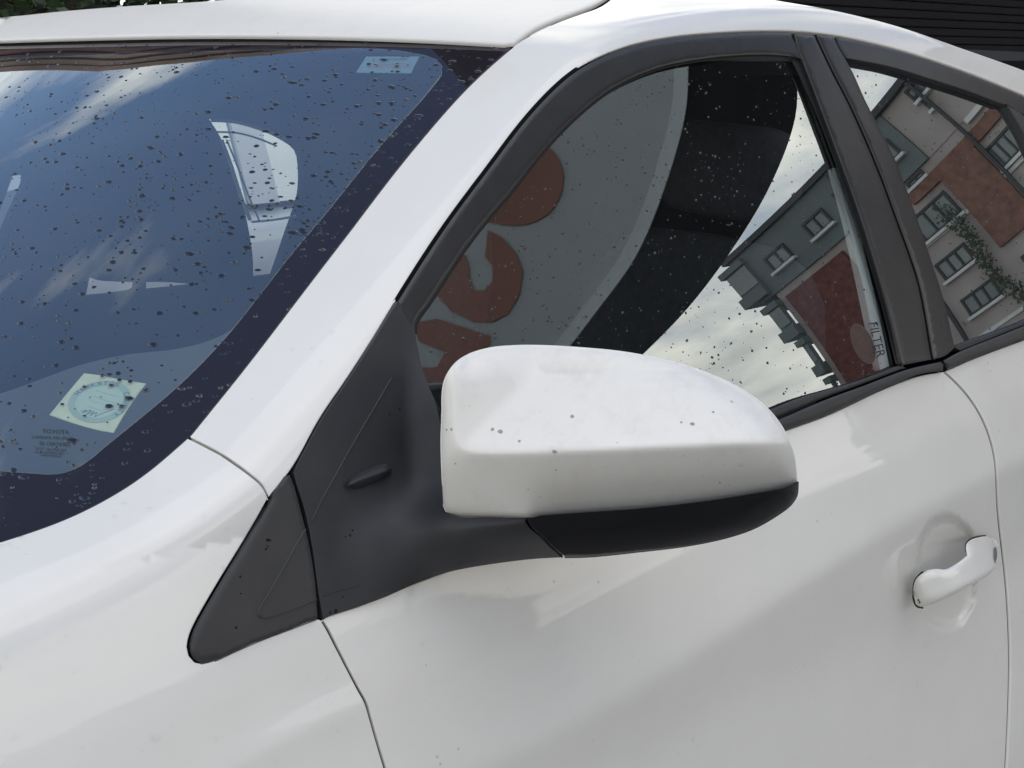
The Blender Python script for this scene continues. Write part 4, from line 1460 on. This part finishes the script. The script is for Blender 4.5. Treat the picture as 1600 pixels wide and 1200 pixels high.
def garage():
    """building beyond the car: brown boarded house whose right part is a dark roller shutter"""
    g = tag(empty('boarded_building', (9, 7, 0)), 'brown boarded building beyond the car with dark shutter', 'building')
    core = pmat('dark_wall_core', (.02, .018, .018), .9)
    xl = lambda z: float(np.interp(z, [0, 3.1, 4.5, 5.3, 6.35, 7.6, 8.8, 10], [1.85, 2.04, 2.17, 2.30, 2.53, 2.89, 3.22, 3.5]))
    bv = [(3.4, 6.62, 0), (4.0, 6.62, 0), (5.2, 12, 0), (4.4, 12, 0), (3.4, 6.62, 9.0), (4.0, 6.62, 9.0), (5.2, 12, 9.0), (4.4, 12, 9.0)]
    mesh('wall', bv, [(0, 1, 2, 3)[::-1], (4, 5, 6, 7), (0, 1, 5, 4), (1, 2, 6, 5), (2, 3, 7, 6), (3, 0, 4, 7)], core, g, False)
    boards = pmat('weathered_brown_boards', (.22, .145, .115), .75, .3, var=.35, vscale=2.5, bump=.5, bscale=30)
    src = None
    zs = [.2, 3.1, 4.5, 5.3, 6.35, 7.6, 9.0]
    for k in range(18):
        if src is None:
            V = []
            for z in zs:
                V += [(xl(z), 6.56, z), (xl(z) + .040, 6.56, z), (xl(z) + .040, 6.60, z), (xl(z), 6.60, z)]
            F = [(0, 1, 2, 3)[::-1], tuple(range(4 * len(zs) - 4, 4 * len(zs)))]
            for i in range(len(zs) - 1):
                F += [(4 * i + j, 4 * i + (j + 1) % 4, 4 * i + 4 + (j + 1) % 4, 4 * i + 4 + j) for j in range(4)]
            src = mesh('board', V, F, boards, g, False)
            o = src
        else:
            o = src.copy(); COL.objects.link(o)
        o.location = (k * .054 + random.uniform(-.006, .006), random.uniform(-.03, .03), random.uniform(-.25, .1))
    mesh('board_backing', [(xl(z) + .03, 6.605, z) for z in zs] + [(4.0, 6.605, z) for z in zs], [(i, len(zs) + i, len(zs) + i + 1, i + 1) for i in range(len(zs) - 1)], core, g, False)
    fv = [(3.30, 6.3, 8.22), (4.3, 6.3, 8.22), (4.3, 6.61, 8.22), (3.34, 6.61, 8.22), (3.30, 6.3, 11.4), (4.3, 6.3, 11.4), (4.3, 6.61, 11.4), (3.34, 6.61, 11.4)]  # dark slab added so the windshield corner mirrors something dark
    mesh('dark_reflection_slab', fv, [(0, 1, 2, 3)[::-1], (4, 5, 6, 7), (0, 1, 5, 4), (1, 2, 6, 5), (2, 3, 7, 6), (3, 0, 4, 7)], core, g, False)
    # shutter wall, nearer the car
    s = tag(empty('roller_shutter', (11, 4.4, 0)), 'dark ribbed roller shutter wall behind the roof of the white car', 'shutter')
    sm = pmat('dark_shutter_paint', (.006, .0055, .0075), .55, .2, var=.25, vscale=5)
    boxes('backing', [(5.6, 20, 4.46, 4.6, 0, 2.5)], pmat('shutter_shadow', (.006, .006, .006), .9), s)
    src = None
    for k in range(30):
        z = .62 + k * .062
        if z < 1.02 or 1.06 < z: pass
        if src is None:
            src = boxes('slat', [(5.6, 19.9, 4.40, 4.455, 0, .056)], sm, s, .006)
            src.location.z = z
            o = src
        else:
            o = src.copy(); COL.objects.link(o)
            o.location.z = z
        o.rotation_euler = (-.10, 0, 0)
    boxes('bottom_rail', [(5.6, 19.9, 4.36, 4.455, .46, .60)], pmat('shutter_rail', (.05, .047, .046), .5), s)
    boxes('plinth', [(5.6, 20, 4.40, 4.455, 0, .40)], sm, s)


garage()


def hedge():
    h = tag(empty('hedge', (4.6, 5.0, 0)), 'dark green hedge seen over the far corner of the white car roof', 'hedge')
    V, F = [], []
    for k in range(9000):
        x = RNG.uniform(1.6, 5.2)
        y = 5.0 + RNG.uniform(-.55, .75)
        z = RNG.uniform(.2, 1.95 + .25 * math.sin(x * 3.1) + .15 * math.sin(x * 7.7))
        n = RNG.normal(0, 1, 3); n /= np.linalg.norm(n)
        a = np.cross(n, [.3, .2, 1]); a /= np.linalg.norm(a)
        c = np.cross(n, a)
        s_ = RNG.uniform(.03, .065)
        p = np.array([x, y, z]); i = len(V)
        V += [p - a * s_, p + c * s_ * .5, p + a * s_, p - c * s_ * .5]
        F.append((i, i + 1, i + 2, i + 3))
    mesh('foliage', V, F, pmat('hedge_leaf', (.045, .075, .03), .5, .4, var=.7, vscale=9), h, False)
    boxes('stem', [(1.9 + .5 * k, 1.95 + .5 * k, 5.05, 5.11, 0, 1.7) for k in range(7)], pmat('bark', (.06, .045, .035), .9), h)


hedge()


def neighbour():
    """white car parked on the far side, glimpsed through the cabin"""
    n = tag(empty('parked_car', (2.2, 3.2, 0)), 'second white car parked beyond, glimpsed through the wet windshield', 'car')
    st = [(-.2, .62, .66, .70), (.1, .30, .74, .80), (.9, .22, .84, .86), (1.6, .22, .845, .87), (2.4, .22, .85, .87), (3.2, .22, .86, .86), (3.7, .30, .85, .80), (3.95, .60, .80, .72)]
    yc = 3.24
    V, F = [], []
    K = 12
    for x, zb, zt, hw in st:
        ring = [(-hw * .92, zb), (-hw, zb + .12), (-hw, zt - .18), (-hw * .97, zt - .05), (-hw * .90, zt), (-hw * .4, zt + .02)]
        ring = ring + [(-a, b) for a, b in ring[::-1]]
        V += [(x, yc + a, b) for a, b in ring]
    for i in range(len(st) - 1):
        for k in range(K):
            F.append((i * K + k, i * K + (k + 1) % K, (i + 1) * K + (k + 1) % K, (i + 1) * K + k))
    F += [tuple(range(K)), tuple(range((len(st) - 1) * K + K - 1, (len(st) - 1) * K - 1, -1))]
    body = mesh('body', V, F, PAINT, n, True)
    bm = bmesh.new(); bm.from_mesh(body.data); bmesh.ops.recalc_face_normals(bm, faces=bm.faces[:]); bm.to_mesh(body.data); bm.free()
    # cabin: glass sides leaning in, white roof and pillars
    prof = [(.75, .86), (1.35, 1.20), (2.3, 1.25), (3.0, 1.20), (3.55, .88)]

    def ys_(z): return yc - .80 + (z - .86) * .42
    roofV = []
    for x, z in prof[1:4]:
        roofV += [(x, ys_(z) - .01, z), (x, yc, z + .03), (x, 2 * yc - ys_(z) + .01, z)]
    roofV2 = [(a, b, c + .03) for a, b, c in roofV]
    Fr = [(0, 1, 4, 3), (1, 2, 5, 4), (3, 4, 7, 6), (4, 5, 8, 7)]
    mesh('roof', roofV + roofV2, Fr + [tuple(i + 9 for i in f) for f in Fr] + [(0, 3, 12, 9), (3, 6, 15, 12), (2, 5, 14, 11), (5, 8, 17, 14)], PAINT, n, True)
    gm = glass_mat('parked_car_glass', .45, 2.0, (.1, .1, .1))
    for sgn in (1, -1):
        def sy(z): return ys_(z) if sgn > 0 else 2 * yc - ys_(z)
        for pts in ([(.92, .87), (1.42, 1.16), (2.05, 1.21), (2.05, .87)], [(2.15, .87), (2.15, 1.21), (2.95, 1.17), (3.30, .87)]):
            mesh('window', [(x, sy(z), z) for x, z in pts] + [(x, sy(z) + .006 * sgn, z) for x, z in pts], [(0, 1, 2, 3), (7, 6, 5, 4), (0, 4, 5, 1), (1, 5, 6, 2), (2, 6, 7, 3), (3, 7, 4, 0)], gm, n, False)
        bars = [[(.74, .87), (.92, .87), (1.42, 1.16), (1.36, 1.21)], [(2.05, .87), (2.15, .87), (2.15, 1.21), (2.05, 1.21)], [(3.30, .87), (3.50, .88), (3.02, 1.21), (2.95, 1.17)], [(1.42, 1.16), (1.36, 1.21), (2.3, 1.26), (2.15, 1.21)], [(2.15, 1.21), (2.3, 1.26), (3.02, 1.21), (2.95, 1.17)]]
        for pts in bars:
            mesh('pillar', [(x, sy(z) - .012 * sgn, z) for x, z in pts] + [(x, sy(z) + .03 * sgn, z) for x, z in pts], [(0, 1, 2, 3), (7, 6, 5, 4), (0, 4, 5, 1), (1, 5, 6, 2), (2, 6, 7, 3), (3, 7, 4, 0)], PAINT, n, False)
    mesh('windscreen', [(.74, yc - .75, .87), (.74, yc + .75, .87), (1.36, yc + .56, 1.21), (1.36, yc - .56, 1.21)], [(0, 1, 2, 3)], gm, n, False)
    mesh('rear_window', [(3.5, yc - .75, .88), (3.5, yc + .75, .88), (3.02, yc + .56, 1.21), (3.02, yc - .56, 1.21)], [(0, 3, 2, 1)], gm, n, False)
    for wx in (.62, 3.15):
        for s_ in (-1, 1):
            V, F = [], []
            pr = [(.18, -.09), (.30, -.10), (.31, -.06), (.31, .06), (.30, .10), (.18, .09)]
            for a in range(28):
                u = 2 * math.pi * a / 28
                V += [(wx + r_ * math.cos(u), yc + s_ * .80 + o_, .31 + r_ * math.sin(u)) for r_, o_ in pr]
                F += [(a * 6 + k, a * 6 + (k + 1) % 6, ((a + 1) % 28) * 6 + (k + 1) % 6, ((a + 1) % 28) * 6 + k) for k in range(6)]
            wh = mesh('wheel', V, F, RUBBER, n, True)
            Vr = [(wx, yc + s_ * .87, .31)] + [(wx + .18 * math.cos(2 * math.pi * a / 20), yc + s_ * .86, .31 + .18 * math.sin(2 * math.pi * a / 20)) for a in range(20)]
            mesh('rim', Vr, [(0, 1 + a, 1 + (a + 1) % 20) for a in range(20)], STEEL, wh, False)


neighbour()
